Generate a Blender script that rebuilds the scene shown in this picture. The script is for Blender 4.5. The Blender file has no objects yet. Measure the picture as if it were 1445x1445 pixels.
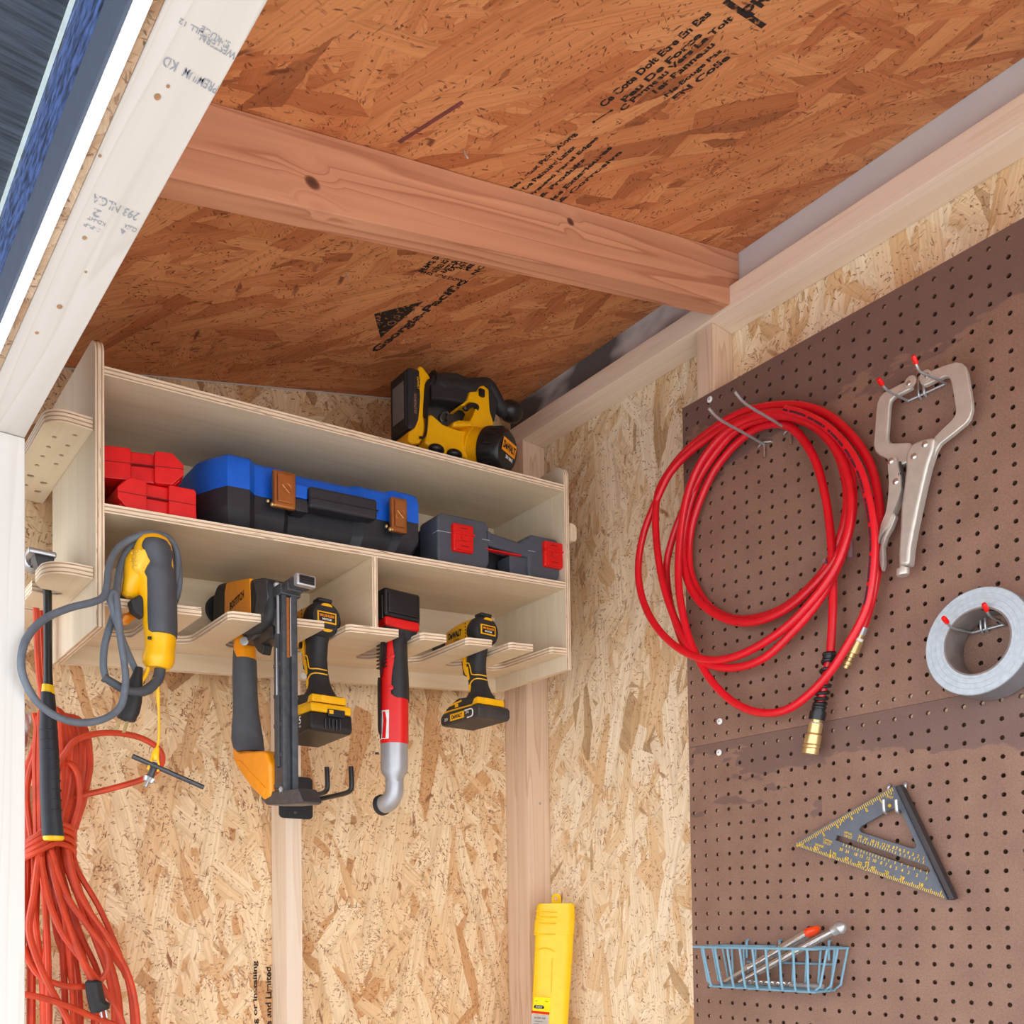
import bpy, bmesh, math, random
from mathutils import Vector, Matrix
V = Vector
random.seed(7)
scn = bpy.context.scene
COL = scn.collection
# ------------------------------------------------------------------ camera model (1445 x 1445 frame)
PX, PY, FL, EYE = 740.0, 1258.0, 1332.0, 1.25
def _c(x, y): return V((x - PX, y - PY, FL))
ydir = _c(-350., 1310.).normalized()
xdir = _c(2368., 1271.); xdir = (xdir - ydir * xdir.dot(ydir)).normalized()
zdir = xdir.cross(ydir)
if zdir.y > 0: zdir = -zdir
RIGHT = V((xdir.x, ydir.x, zdir.x)); DOWN = V((xdir.y, ydir.y, zdir.y)); FWD = V((xdir.z, ydir.z, zdir.z))
HR = V((RIGHT.x, RIGHT.y, 0)).normalized(); HF = V((FWD.x, FWD.y, 0)).normalized()
def ray(px, py):
    c = V(((px - PX) / FL, (py - PY) / FL, 1.0))
    return V((c.dot(xdir), c.dot(ydir), c.dot(zdir)))
E0 = V((0, 0, EYE))
def onX(px, py, X): r = ray(px, py); return E0 + r * (X / r.x)
def onY(px, py, Y): r = ray(px, py); return E0 + r * (Y / r.y)
def onZ(px, py, Z): r = ray(px, py); return E0 + r * ((Z - EYE) / r.z)
def onP(px, py, p0, n):
    r = ray(px, py); return E0 + r * ((p0 - E0).dot(n) / r.dot(n))
def pxm(p): return (p - E0).dot(FWD) / FL          # metres covered by one pixel at p

cd = bpy.data.cameras.new('camera'); cam = bpy.data.objects.new('camera', cd); COL.objects.link(cam)
M = Matrix((RIGHT, -DOWN, -FWD)).transposed().to_4x4(); M.translation = E0
cam.matrix_world = M
cd.sensor_width = 36; cd.sensor_fit = 'HORIZONTAL'; cd.lens = 36 * FL / 1445
cd.shift_x = -(PX - 722.5) / 1445; cd.shift_y = (PY - 722.5) / 1445
cd.clip_start = 0.02; cd.clip_end = 200
scn.camera = cam
SL = 0.087                                            # the hung rack runs a little uphill to the right
def SH(v): return V((v.x, v.y, v.z + SL * (v.x - 0.355)))
def US(px, py, Y):                                    # pixel -> unsloped (x, z) on the plane Y
    p = onY(px, py, Y); return p.x, p.z - SL * (p.x - 0.355)

# ------------------------------------------------------------------ materials
def lin(c):
    c = c / 255.0
    return c / 12.92 if c <= 0.04045 else ((c + 0.055) / 1.055) ** 2.4
def C(r, g, b): return (lin(r), lin(g), lin(b), 1.0)
class NT:
    def __init__(s, name):
        s.m = bpy.data.materials.new(name); s.m.use_nodes = True
        s.t = s.m.node_tree; s.n = s.t.nodes; s.l = s.t.links
        s.bsdf = s.n['Principled BSDF']; s.out = s.n['Material Output']
    def node(s, t, **k):
        x = s.n.new(t)
        for a, b in k.items(): setattr(x, a, b)
        return x
    def put(s, sock, v):
        if isinstance(v, bpy.types.NodeSocket): s.l.new(v, sock)
        else: sock.default_value = v
    def math(s, op, a, b=0.0, c=None, clamp=False):
        x = s.node('ShaderNodeMath', operation=op, use_clamp=clamp)
        s.put(x.inputs[0], a); s.put(x.inputs[1], b)
        if c is not None: s.put(x.inputs[2], c)
        return x.outputs[0]
    def vmath(s, op, a, b):
        x = s.node('ShaderNodeVectorMath', operation=op); s.put(x.inputs[0], a)
        if op == 'SCALE': s.put(x.inputs['Scale'], b)
        else: s.put(x.inputs[1], b)
        return x.outputs[0]
    def rot(s, v, ang):
        x = s.node('ShaderNodeVectorRotate', rotation_type='Z_AXIS'); s.put(x.inputs['Vector'], v); s.put(x.inputs['Angle'], ang)
        return x.outputs[0]
    def noise(s, v, scale, detail=2.0, rough=0.5, dim='3D'):
        x = s.node('ShaderNodeTexNoise', noise_dimensions=dim); s.put(x.inputs['Vector'], v)
        x.inputs['Scale'].default_value = scale; x.inputs['Detail'].default_value = detail; x.inputs['Roughness'].default_value = rough
        return x.outputs['Fac']
    def vor(s, v, feature='F1', scale=1.0, dim='2D'):
        x = s.node('ShaderNodeTexVoronoi', voronoi_dimensions=dim, feature=feature); s.put(x.inputs['Vector'], v)
        x.inputs['Scale'].default_value = scale
        return x
    def ramp(s, f, stops, interp='LINEAR'):
        x = s.node('ShaderNodeValToRGB'); x.color_ramp.interpolation = interp
        e = x.color_ramp.elements
        while len(e) < len(stops): e.new(0.5)
        for i, (p, c) in enumerate(stops): e[i].position = p; e[i].color = c
        s.put(x.inputs[0], f); return x.outputs[0]
    def mix(s, f, a, b, mode='MIX'):
        x = s.node('ShaderNodeMix', data_type='RGBA', blend_type=mode)
        s.put(x.inputs[0], f); s.put(x.inputs[6], a); s.put(x.inputs[7], b); return x.outputs[2]
    def bump(s, h, strength, dist=0.001):
        x = s.node('ShaderNodeBump'); s.put(x.inputs['Height'], h)
        x.inputs['Strength'].default_value = strength; x.inputs['Distance'].default_value = dist
        s.l.new(x.outputs[0], s.bsdf.inputs['Normal'])
    def obj(s): return s.node('ShaderNodeTexCoord').outputs['Object']
    def uv(s): return s.node('ShaderNodeTexCoord').outputs['UV']
    def fin(s, col=None, rough=None, metal=None):
        if col is not None: s.put(s.bsdf.inputs['Base Color'], col)
        if rough is not None: s.put(s.bsdf.inputs['Roughness'], rough)
        if metal is not None: s.put(s.bsdf.inputs['Metallic'], metal)
        return s.m
def plain(name, rgb, rough=0.5, metal=0.0, amt=0.12, sc=60.0, bump=0.0, bsc=900.0):
    t = NT(name); o = t.obj(); n = t.noise(o, sc, 3)
    k = 1 - amt
    c = C(*rgb)
    d = (c[0] * k, c[1] * k, c[2] * k, 1); e = tuple(min(1, x * (1 + amt * .5)) for x in c[:3]) + (1,)
    col = t.ramp(n, [(0.3, d), (0.7, e)])
    if bump: t.bump(t.noise(o, bsc, 2), bump, 0.0006)
    return t.fin(col, rough, metal)

def osb(name, lt, md, tn, dk, seed, base=0.0, chips=0.5):
    t = NT(name); uv = t.uv()
    wv = t.node('ShaderNodeTexNoise', noise_dimensions='2D'); t.put(wv.inputs['Vector'], uv); wv.inputs['Scale'].default_value = 40; wv.inputs['Detail'].default_value = 4; wv.inputs['Roughness'].default_value = .65
    off = t.vmath('SCALE', t.vmath('SUBTRACT', wv.outputs['Color'], (0.5, 0.5, 0.5)), 0.007)
    p = t.vmath('ADD', uv, off)
    col = t.ramp(t.noise(uv, 14.0, 3, dim='2D'), [(0.35, tn), (0.5, md), (0.65, lt)])
    rnd = random.Random(seed)
    h = None
    lay = [(60, .06, .013, .6), (-70, .07, .016, .6), (28, .10, .022, .6), (-34, .12, .026, .6), (75, .06, .014, .3), (14, .09, .015, .34), (-24, .075, .012, .3), (-6, .06, .008, .26),
           (44, .13, .028, .34), (-52, .12, .026, .28), (8, .17, .034, .36), (-18, .14, .026, .26)]
    for a, L, W, pr in lay:
        q = t.rot(p, math.radians(base + a + rnd.uniform(-6, 6)))
        q = t.vmath('ADD', t.vmath('MULTIPLY', q, (1 / W, 1 / L, 1)), (rnd.uniform(0, 90), rnd.uniform(0, 90), 0))
        v = t.vor(q); sp = t.node('ShaderNodeSeparateColor'); t.l.new(v.outputs['Color'], sp.inputs[0])
        pres = t.math('GREATER_THAN', sp.outputs[0], 1 - pr)
        tone = t.ramp(sp.outputs[1], [(0.0, tn), (0.16, md), (0.5, lt), (0.8, md), (0.91, tn), (0.955, tn), (0.975, tuple(x * .7 for x in tn[:3]) + (1,))])
        g = t.noise(t.vmath('MULTIPLY', q, (9.0, 0.5, 1)), 1.0, 3, dim='2D')
        gr = t.ramp(g, [(0.3, (.84, .80, .75, 1)), (0.6, (1.05, 1.05, 1.05, 1))])
        rim = t.ramp(v.outputs['Distance'], [(0.45, (1, 1, 1, 1)), (0.8, (.84, .80, .76, 1))])
        tone = t.mix(1.0, t.mix(1.0, tone, gr, 'MULTIPLY'), rim, 'MULTIPLY')
        col = t.mix(t.math('MULTIPLY', pres, 0.9), col, tone)
        hh = t.math('MULTIPLY', pres, sp.outputs[2])
        h = hh if h is None else t.math('MAXIMUM', t.math('MULTIPLY', h, 0.93), hh)
    for a, L, W, pr, cc in [(14, .020, .0030, .20, dk), (-42, .014, .0034, .20, dk), (68, .010, .0030, .16, dk), (-78, .012, .0022, .20, dk), (33, .006, .0028, .26, tuple(x * .5 for x in dk[:3]) + (1,)), (-12, .042, .009, .06, dk), (48, .045, .012, .035, dk)]:
        q = t.rot(p, math.radians(base + a))
        q = t.vmath('ADD', t.vmath('MULTIPLY', q, (1 / W, 1 / L, 1)), (rnd.uniform(0, 90), rnd.uniform(0, 90), 0))
        v = t.vor(q); sp = t.node('ShaderNodeSeparateColor'); t.l.new(v.outputs['Color'], sp.inputs[0])
        clus = t.ramp(t.noise(t.vmath('ADD', uv, (rnd.uniform(0, 9), 3, 0)), 17.0, 4, .6, dim='2D'), [(0.47, (.03, .03, .03, 1)), (0.66, (1, 1, 1, 1))])
        core = t.ramp(v.outputs['Distance'], [(0.22, (1, 1, 1, 1)), (0.5, (0, 0, 0, 1))])
        pres = t.math('MULTIPLY', t.math('GREATER_THAN', sp.outputs[0], t.math('SUBTRACT', 1.0, t.math('MULTIPLY', clus, pr * 2 * chips))), core)
        col = t.mix(t.math('MULTIPLY', pres, t.math('MULTIPLY_ADD', sp.outputs[1], 0.75, 0.2)), col, cc)
    t.bump(h, 0.35, 0.0012)
    return t.fin(col, 0.72)

def wood(name, lt, dk, axis, knots=(), ring=1.0, blotch=None, slope=0.0):
    t = NT(name); o = t.obj()
    s = [46.0, 46.0, 46.0]; s[axis] = 1.6
    warp = t.noise(o, 3.0, 1)
    cx = o
    kf = None
    if slope:
        sx = t.node('ShaderNodeSeparateXYZ'); t.l.new(o, sx.inputs[0]); cb = t.node('ShaderNodeCombineXYZ')
        t.l.new(t.math('MULTIPLY', sx.outputs[0], -slope), cb.inputs[2]); cx = t.vmath('ADD', o, cb.outputs[0])
    for (kx, ky, kz, kr) in knots:
        d = t.vmath('SUBTRACT', o, (kx, ky, kz))
        sc = [1.0, 1.0, 1.0]; sc[axis] = 0.72
        d = t.vmath('MULTIPLY', d, tuple(sc))
        ln = t.node('ShaderNodeVectorMath', operation='LENGTH'); t.l.new(d, ln.inputs[0])
        r = t.math('DIVIDE', ln.outputs['Value'], kr)
        m = t.math('SUBTRACT', 1.0, t.math('MULTIPLY', r, 0.28), clamp=True)
        cx = t.vmath('ADD', cx, t.vmath('SCALE', d, t.math('MULTIPLY', m, 1.6)))
        rr = t.math('ADD', r, t.math('MULTIPLY', t.noise(o, 90.0, 2), 0.25))
        kf = rr if kf is None else t.math('MINIMUM', kf, rr)
    fine = t.noise(t.vmath('MULTIPLY', cx, tuple(s)), 1.0, 4, 0.6)
    s2 = [16.0, 16.0, 16.0]; s2[axis] = 0.7
    b = t.noise(t.vmath('MULTIPLY', cx, tuple(s2)), 1.0, 2)
    rg = t.math('FRACT', t.math('MULTIPLY', b, 11.0))
    rg = t.ramp(rg, [(0.0, (1, 1, 1, 1)), (0.75, (.62, .62, .62, 1)), (0.92, (0, 0, 0, 1)), (1.0, (1, 1, 1, 1))])
    f = t.math('ADD', t.math('MULTIPLY', fine, 0.55), t.math('MULTIPLY', rg, 0.42 * ring))
    col = t.ramp(f, [(0.28, dk), (0.72, lt)])
    if blotch: col = t.mix(t.ramp(t.noise(o, 7.0, 2), [(0.5, (0, 0, 0, 1)), (0.75, (.45, .45, .45, 1))]), col, blotch)
    if kf is not None:
        col = t.mix(t.ramp(kf, [(0.75, (.95, .95, .95, 1)), (1.15, (.2, .2, .2, 1)), (1.6, (0, 0, 0, 1))]), col,
                    t.ramp(kf, [(0.1, C(52, 26, 16)), (0.5, C(84, 44, 28)), (0.9, C(120, 70, 48))]))
    t.bump(fine, 0.12, 0.0006)
    return t.fin(col, 0.62)

def plyface(name, lt, dk, axis):
    t = NT(name); o = t.obj()
    s = [9.0, 9.0, 9.0]; s[axis] = 0.9
    a = t.noise(t.vmath('MULTIPLY', o, tuple(s)), 1.3, 4, 0.6)
    s = [120.0, 120.0, 120.0]; s[axis] = 5.0
    b = t.noise(t.vmath('MULTIPLY', o, tuple(s)), 1.0, 2)
    f = t.math('ADD', t.math('MULTIPLY', a, 0.7), t.math('MULTIPLY', b, 0.3))
    return t.fin(t.ramp(f, [(0.32, dk), (0.66, lt)]), 0.55)
def plyedge(name, lt, dk):
    t = NT(name); uv = t.uv(); sp = t.node('ShaderNodeSeparateXYZ'); t.l.new(uv, sp.inputs[0])
    y = t.math('MULTIPLY', sp.outputs[1], 1 / 0.0028)
    n = t.noise(t.vmath('MULTIPLY', uv, (30, 500, 1)), 1.0, 3, dim='2D')
    f = t.math('PINGPONG', y, 1.0)
    w = t.ramp(f, [(0.0, lt), (0.55, lt), (0.8, dk), (1.0, dk)])
    voidm = t.ramp(t.noise(t.vmath('MULTIPLY', uv, (22, 420, 1)), 1.0, 2, dim='2D'), [(0.70, (0, 0, 0, 1)), (0.74, (1, 1, 1, 1))])
    col = t.mix(1.0, w, t.ramp(n, [(0.3, (.85, .83, .8, 1)), (0.65, (1.03, 1.03, 1.03, 1))]), 'MULTIPLY')
    col = t.mix(t.math('MULTIPLY', voidm, 0.75), col, C(110, 72, 48))
    return t.fin(col, 0.6)

# ------------------------------------------------------------------ mesh builder
ORG = {}
_txt = {}
def text_polys(s, bold=0.012):
    if (s, bold) in _txt: return _txt[(s, bold)]
    cu = bpy.data.curves.new('lettering', 'FONT'); cu.body = s; cu.size = 1.0; cu.offset = bold; cu.resolution_u = 3
    o = bpy.data.objects.new('lettering', cu); COL.objects.link(o)
    dg = bpy.context.evaluated_depsgraph_get()
    me = bpy.data.meshes.new_from_object(o.evaluated_get(dg))
    vs = [v.co.copy() for v in me.vertices]; fs = [list(p.vertices) for p in me.polygons]
    bpy.data.objects.remove(o); bpy.data.curves.remove(cu); bpy.data.meshes.remove(me)
    x0 = min(v.x for v in vs); x1 = max(v.x for v in vs); y0 = min(v.y for v in vs); y1 = max(v.y for v in vs)
    _txt[(s, bold)] = ([((v.x - x0) / (x1 - x0), (v.y - y0) / (y1 - y0)) for v in vs], fs, (x1 - x0), (y1 - y0))
    return _txt[(s, bold)]
def crom(pts, n=6, closed=False):
    P = [V(p) for p in pts]; out = []
    N = len(P)
    rng = range(N) if closed else range(N - 1)
    for i in rng:
        if closed: a, b, c, d = P[(i - 1) % N], P[i], P[(i + 1) % N], P[(i + 2) % N]
        else: a, b, c, d = P[max(i - 1, 0)], P[i], P[i + 1], P[min(i + 2, N - 1)]
        for k in range(n):
            t = k / n
            out.append(0.5 * ((2 * b) + (c - a) * t + (2 * a - 5 * b + 4 * c - d) * t * t + (3 * b - a - 3 * c + d) * t ** 3))
    if not closed: out.append(P[-1])
    return out
class MB:
    def __init__(s):
        s.bm = bmesh.new(); s.uv = s.bm.loops.layers.uv.new('UVMap'); s.keep = s.bm.faces.layers.int.new('keep')
    def face(s, vs, mi=0):
        try: f = s.bm.faces.new(vs)
        except ValueError: return None
        f.material_index = mi; return f
    def _bevel(s, edges, bev, seg):
        s.bm.normal_update()
        es = [e for e in edges if e.is_valid and len(e.link_faces) == 2 and e.calc_face_angle(0) > 0.45]
        if es: bmesh.ops.bevel(s.bm, geom=es, offset=bev, offset_type='OFFSET', segments=seg, affect='EDGES', profile=0.5, clamp_overlap=True)
    def prism(s, pts, vec, bev=0.0, seg=2, mi=0, smi=None, capbevel=False):
        pts = [V(p) for p in pts]; vec = V(vec); n = len(pts)
        a = [s.bm.verts.new(p) for p in pts]; b = [s.bm.verts.new(p + vec) for p in pts]
        fs = [s.face(a[::-1], mi), s.face(b, mi)]
        acc = 0
        for i in range(n):
            j = (i + 1) % n
            f = s.face([a[i], a[j], b[j], b[i]], mi if smi is None else smi); fs.append(f)
            L = (pts[j] - pts[i]).length
            if smi is not None and f:
                f[s.keep] = 1
                for lp, uvc in zip(f.loops, [(acc, 0), (acc + L, 0), (acc + L, vec.length), (acc, vec.length)]): lp[s.uv].uv = uvc
            acc += L
        fs = [f for f in fs if f]
        bmesh.ops.recalc_face_normals(s.bm, faces=fs)
        if bev:
            if capbevel: es = {e for f in fs[:2] for e in f.edges}
            else: es = {e for f in fs for e in f.edges}
            s._bevel(es, bev, seg)
        return s
    def holed(s, outer, holes, vec, mi=0, smi=None):
        vec = V(vec); loops = [[V(p) for p in l] for l in [outer] + list(holes)]
        nf = []
        A = []
        for side in (0, 1):
            rings = []; es = []
            for l in loops:
                vs = [s.bm.verts.new(p + vec * side) for p in l]
                rings.append(vs)
                for i in range(len(vs)): es.append(s.bm.edges.new((vs[i], vs[(i + 1) % len(vs)])))
            r = bmesh.ops.triangle_fill(s.bm, use_beauty=True, use_dissolve=False, edges=es, normal=vec.normalized())
            for g in r['geom']:
                if isinstance(g, bmesh.types.BMFace): g.material_index = mi; nf.append(g)
            A.append(rings)
        for r0, r1, l in zip(A[0], A[1], loops):
            acc = 0
            for i in range(len(r0)):
                j = (i + 1) % len(r0)
                f = s.face([r0[i], r0[j], r1[j], r1[i]], mi if smi is None else smi)
                L = (l[j] - l[i]).length
                if f:
                    nf.append(f)
                    if smi is not None:
                        f[s.keep] = 1
                        for lp, uvc in zip(f.loops, [(acc, 0), (acc + L, 0), (acc + L, vec.length), (acc, vec.length)]): lp[s.uv].uv = uvc
                acc += L
        bmesh.ops.recalc_face_normals(s.bm, faces=nf)
        return s
    def box(s, c, size, bev=0.0, seg=2, R=None, mi=0):
        c = V(c); hx, hy, hz = [k / 2 for k in size]
        P = [V((-hx, -hy, -hz)), V((hx, -hy, -hz)), V((hx, hy, -hz)), V((-hx, hy, -hz))]
        up = V((0, 0, 2 * hz))
        if R is not None: P = [R @ p for p in P]; up = R @ up
        return s.prism([c + p for p in P], up, bev, seg, mi)
    def bx(s, x0, x1, y0, y1, z0, z1, bev=0.0, seg=2, mi=0):
        return s.box(((x0 + x1) / 2, (y0 + y1) / 2, (z0 + z1) / 2), (x1 - x0, y1 - y0, z1 - z0), bev, seg, None, mi)
    def loft(s, secs, caps=True, mi=0, closed=False):
        R = [[s.bm.verts.new(p) for p in q] for q in secs]; n = len(R[0]); fs = []
        rng = range(len(R)) if closed else range(len(R) - 1)
        for i in rng:
            a, b = R[i], R[(i + 1) % len(R)]
            for k in range(n):
                f = s.face([a[k], a[(k + 1) % n], b[(k + 1) % n], b[k]], mi)
                if f: fs.append(f)
        if caps and not closed:
            for q in (R[0][::-1], R[-1]):
                f = s.face(q, mi)
                if f: fs.append(f)
        bmesh.ops.recalc_face_normals(s.bm, faces=fs)
        return s
    def tube(s, path, r, n=8, mi=0, closed=False, caps=True, squash=None):
        P = [V(p) for p in path]; N = len(P)
        rr = r if isinstance(r, (list, tuple)) else [r] * N
        T = []
        for i in range(N):
            a = P[(i - 1) % N] if closed else P[max(i - 1, 0)]
            b = P[(i + 1) % N] if closed else P[min(i + 1, N - 1)]
            d = b - a
            T.append(d.normalized() if d.length > 1e-9 else V((0, 0, 1)))
        u = T[0].orthogonal().normalized()
        secs = []
        for i in range(N):
            u = u - T[i] * u.dot(T[i])
            if u.length < 1e-6: u = T[i].orthogonal()
            u.normalize(); w = T[i].cross(u)
            secs.append([P[i] + (u * math.cos(2 * math.pi * k / n) + w * math.sin(2 * math.pi * k / n)) * rr[i] for k in range(n)])
        return s.loft(secs, caps, mi, closed)
    def lathe(s, prof, o, ax, n=24, mi=0, caps=True):
        o = V(o); ax = V(ax).normalized(); u = ax.orthogonal().normalized(); w = ax.cross(u)
        return s.loft([[o + ax * h + (u * math.cos(2 * math.pi * k / n) + w * math.sin(2 * math.pi * k / n)) * max(r, 1e-5) for k in range(n)] for r, h in prof], caps, mi)
    def ell(s, c, rx, ry, rz, n=16, m=10, mi=0, R=None):
        c = V(c); secs = []
        for i in range(m + 1):
            a = math.pi * i / m; z = -math.cos(a); q = max(math.sin(a), 1e-3)
            ring = [V((rx * q * math.cos(2 * math.pi * k / n), ry * q * math.sin(2 * math.pi * k / n), rz * z)) for k in range(n)]
            secs.append([c + (R @ p if R is not None else p) for p in ring])
        return s.loft(secs, True, mi)
    def flat(s, pts, mi=0):
        s.face([s.bm.verts.new(V(p)) for p in pts], mi); return s
    def text(s, t, c, xd, yd, h, w=None, mi=0, shear=0.0, bold=0.012):
        vs, fs, ww, hh = text_polys(t, bold); c = V(c); xd = V(xd).normalized(); yd = V(yd).normalized()
        if w is None: w = h * ww / hh
        q = [s.bm.verts.new(c + xd * ((x - .5) * w + shear * (y - .5) * h) + yd * ((y - .5) * h)) for x, y in vs]
        for f in fs: s.face([q[i] for i in f], mi)
        return s
    def build(s, name, mats, parent=None, xf=None, angle=38, smooth=True):
        bm = s.bm
        if xf:
            for v in bm.verts: v.co = xf(v.co)
        bm.normal_update()
        for f in bm.faces:
            if f[s.keep]: continue
            n = f.normal; a = max(range(3), key=lambda i: abs(n[i]))
            i, j = ((1, 2), (0, 2), (0, 1))[a]
            for lp in f.loops: lp[s.uv].uv = (lp.vert.co[i], lp.vert.co[j])
        org = ORG.get(parent.name, V((0, 0, 0))) if parent else None
        if org is None:
            lo = V((min(v.co[i] for v in bm.verts) for i in range(3))); hi = V((max(v.co[i] for v in bm.verts) for i in range(3)))
            org = V(((lo.x + hi.x) / 2, (lo.y + hi.y) / 2, lo.z))
        for v in bm.verts: v.co -= org
        me = bpy.data.meshes.new(name); bm.to_mesh(me); bm.free()
        if not isinstance(mats, (list, tuple)): mats = [mats]
        for m in mats: me.materials.append(m)
        if smooth:
            me.polygons.foreach_set('use_smooth', [True] * len(me.polygons))
            me.set_sharp_from_angle(angle=math.radians(angle))
        o = bpy.data.objects.new(name, me); COL.objects.link(o)
        if smooth and len(me.polygons) > 1:
            wn = o.modifiers.new('weighted_normal', 'WEIGHTED_NORMAL'); wn.keep_sharp = True
        if parent: o.parent = parent
        else: o.location = org
        ORG[o.name] = org.copy()
        return o
def tag(o, label, cat, group=None):
    o['label'] = label; o['category'] = cat
    if group: o['group'] = group
    return o
def thing(name, label, cat, loc, group=None):
    o = bpy.data.objects.new(name, None); COL.objects.link(o); o.location = V(loc); o.empty_display_size = 0.02
    ORG[o.name] = V(loc); return tag(o, label, cat, group)
def struct(o): o['kind'] = 'structure'; return o
def ploft(mb, st, plane, val, depth, n=16, mi=0, pw=2.0):
    """loft of super-ellipses; st = (py, left px, right px[, depth scale[, plane value]])"""
    secs = []
    for q in st:
        py, l, r = q[:3]; ds = q[3] if len(q) > 3 else 1.0; v = q[4] if len(q) > 4 else val
        c = (onX if plane == 'X' else onY)((l + r) / 2, py, v); w = (r - l) / 2 * pxm(c)
        ring = []
        for k in range(n):
            a = 2 * math.pi * k / n; ca, sa = math.cos(a), math.sin(a)
            x = math.copysign(abs(ca) ** (2 / pw), ca); y = math.copysign(abs(sa) ** (2 / pw), sa)
            ring.append(c + HR * (w * x) + HF * (depth * ds * y))
        secs.append(ring)
    return mb.loft(secs, True, mi)
def PXs(pts, X): return [onX(a, b, X) for a, b in pts]
def PYs(pts, Y): return [onY(a, b, Y) for a, b in pts]
def zoom(pts, x0, y0, k): return [(x0 + a / k, y0 + b / k) for a, b in pts]
def arc(cx, cy, r, a0, a1, n=8): return [(cx + r * math.cos(math.radians(a0 + (a1 - a0) * i / n)), cy + r * math.sin(math.radians(a0 + (a1 - a0) * i / n))) for i in range(n + 1)]
X_, Y_, Z_ = V((1, 0, 0)), V((0, 1, 0)), V((0, 0, 1))
# ------------------------------------------------------------------ palette
m_osbw = osb('osb_wall', C(242, 218, 180), C(230, 194, 148), C(206, 154, 102), C(140, 84, 48), 3, chips=.62)
m_osbr = osb('osb_right_wall', C(246, 230, 202), C(237, 212, 174), C(222, 184, 136), C(156, 102, 60), 9, chips=.42)
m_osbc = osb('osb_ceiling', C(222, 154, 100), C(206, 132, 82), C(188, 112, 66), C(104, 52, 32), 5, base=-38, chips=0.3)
m_stud = wood('pine_stud', C(238, 222, 202), C(222, 198, 172), 2, ring=.6)
m_studw = wood('pine_stud_pink', C(232, 206, 180), C(208, 172, 142), 2, ring=.8)
m_plate = wood('pine_plate', C(242, 226, 206), C(230, 206, 182), 1, ring=.6)
m_header = wood('pine_header', C(214, 209, 203), C(200, 193, 183), 1, ring=.7)
m_post = wood('pine_post', C(218, 215, 210), C(206, 201, 194), 2, ring=.6)
m_pf = plyface('birch_face', C(228, 209, 178), C(210, 185, 150), 0)
m_pfy = plyface('birch_face_deep', C(228, 209, 178), C(210, 185, 150), 1)
m_pfz = plyface('birch_face_tall', C(224, 210, 186), C(206, 188, 160), 2)
m_pe = plyedge('birch_edge', C(242, 224, 196), C(188, 150, 118))
m_black = plain('black_plastic', (26, 26, 28), 0.38)
m_rub = plain('black_rubber', (38, 38, 40), 0.62, bump=.2)
m_grub = plain('grey_rubber', (74, 77, 84), 0.62, bump=.15)
m_yel = plain('yellow_plastic', (250, 186, 8), 0.34, amt=.06)
m_yelb = plain('bright_yellow_plastic', (250, 204, 8), 0.38, amt=.05)
m_ora = plain('orange_yellow_shell', (246, 152, 10), 0.34, amt=.06)
m_red = plain('red_plastic', (222, 24, 22), 0.38, amt=.06)
m_redc = plain('red_case_plastic', (226, 22, 24), 0.42, amt=.08)
m_blue = plain('blue_plastic', (6, 98, 216), 0.45, amt=.08, bump=.5)
m_bk = plain('black_case_plastic', (44, 44, 50), 0.45, amt=.2, bump=.6)
m_gcase = plain('slate_case_plastic', (78, 84, 94), 0.42, amt=.08, bump=.15)
m_gcased = plain('dark_case_plastic', (44, 45, 50), 0.5)
m_copper = plain('copper_latch', (196, 136, 82), 0.28, 0.85, amt=.1)
m_steel = plain('steel', (186, 188, 190), 0.3, 0.65, amt=.08)
m_chrome = plain('chrome', (200, 198, 196), 0.16, 0.85, amt=.06)
m_nickel = plain('nickel_plate', (204, 198, 188), 0.36, 0.5, amt=.1, bump=.25)
m_alu = plain('cast_aluminium', (178, 180, 184), 0.4, 0.55, amt=.06)
m_gun = plain('gunmetal', (86, 88, 92), 0.4, 0.6, amt=.25, sc=120)
m_dmag = plain('dark_anodised', (72, 75, 80), 0.42, 0.4, amt=.3, sc=90)
m_cord = plain('grey_cord', (98, 106, 116), 0.55, amt=.12, sc=90)
m_ocord = plain('orange_cord', (208, 66, 30), 0.5, amt=.22, sc=40)
m_hose = plain('red_hose', (214, 20, 36), 0.28, amt=.1, sc=40)
m_brass = plain('brass', (216, 186, 130), 0.32, 0.75, amt=.08)
m_white = plain('white_ink', (236, 236, 232), 0.6)
m_ink = plain('black_ink', (34, 27, 24), 0.8, amt=.3)
m_bwire = plain('blue_coated_wire', (118, 160, 180), 0.4, amt=.08)
m_sq = plain('grey_coated_square', (92, 98, 108), 0.5, amt=.1)
m_sqd = plain('dark_square_fence', (50, 44, 46), 0.5, amt=.15)
m_ytick = plain('yellow_print', (238, 194, 30), 0.6)
m_redtip = plain('red_vinyl_tip', (226, 16, 16), 0.28)
m_tape = plain('duct_tape_side', (180, 190, 198), 0.36, 0.15, amt=.12, sc=160)
m_tapeo = plain('duct_tape_face', (132, 132, 136), 0.4, 0.3)
m_core = plain('cardboard_core', (128, 116, 112), 0.7, amt=.25, sc=40)
m_trimw = plain('white_trim', (244, 244, 246), 0.6, amt=.02)
m_gband = plain('grey_fascia', (72, 80, 96), 0.55, amt=.1)
m_dkgrey = plain('inked_print_panel', (60, 60, 62), 0.6)
m_label = plain('grey_label', (120, 118, 116), 0.5, amt=.2, sc=200)
m_clear = plain('smoky_peg', (150, 118, 126), 0.2)
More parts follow.
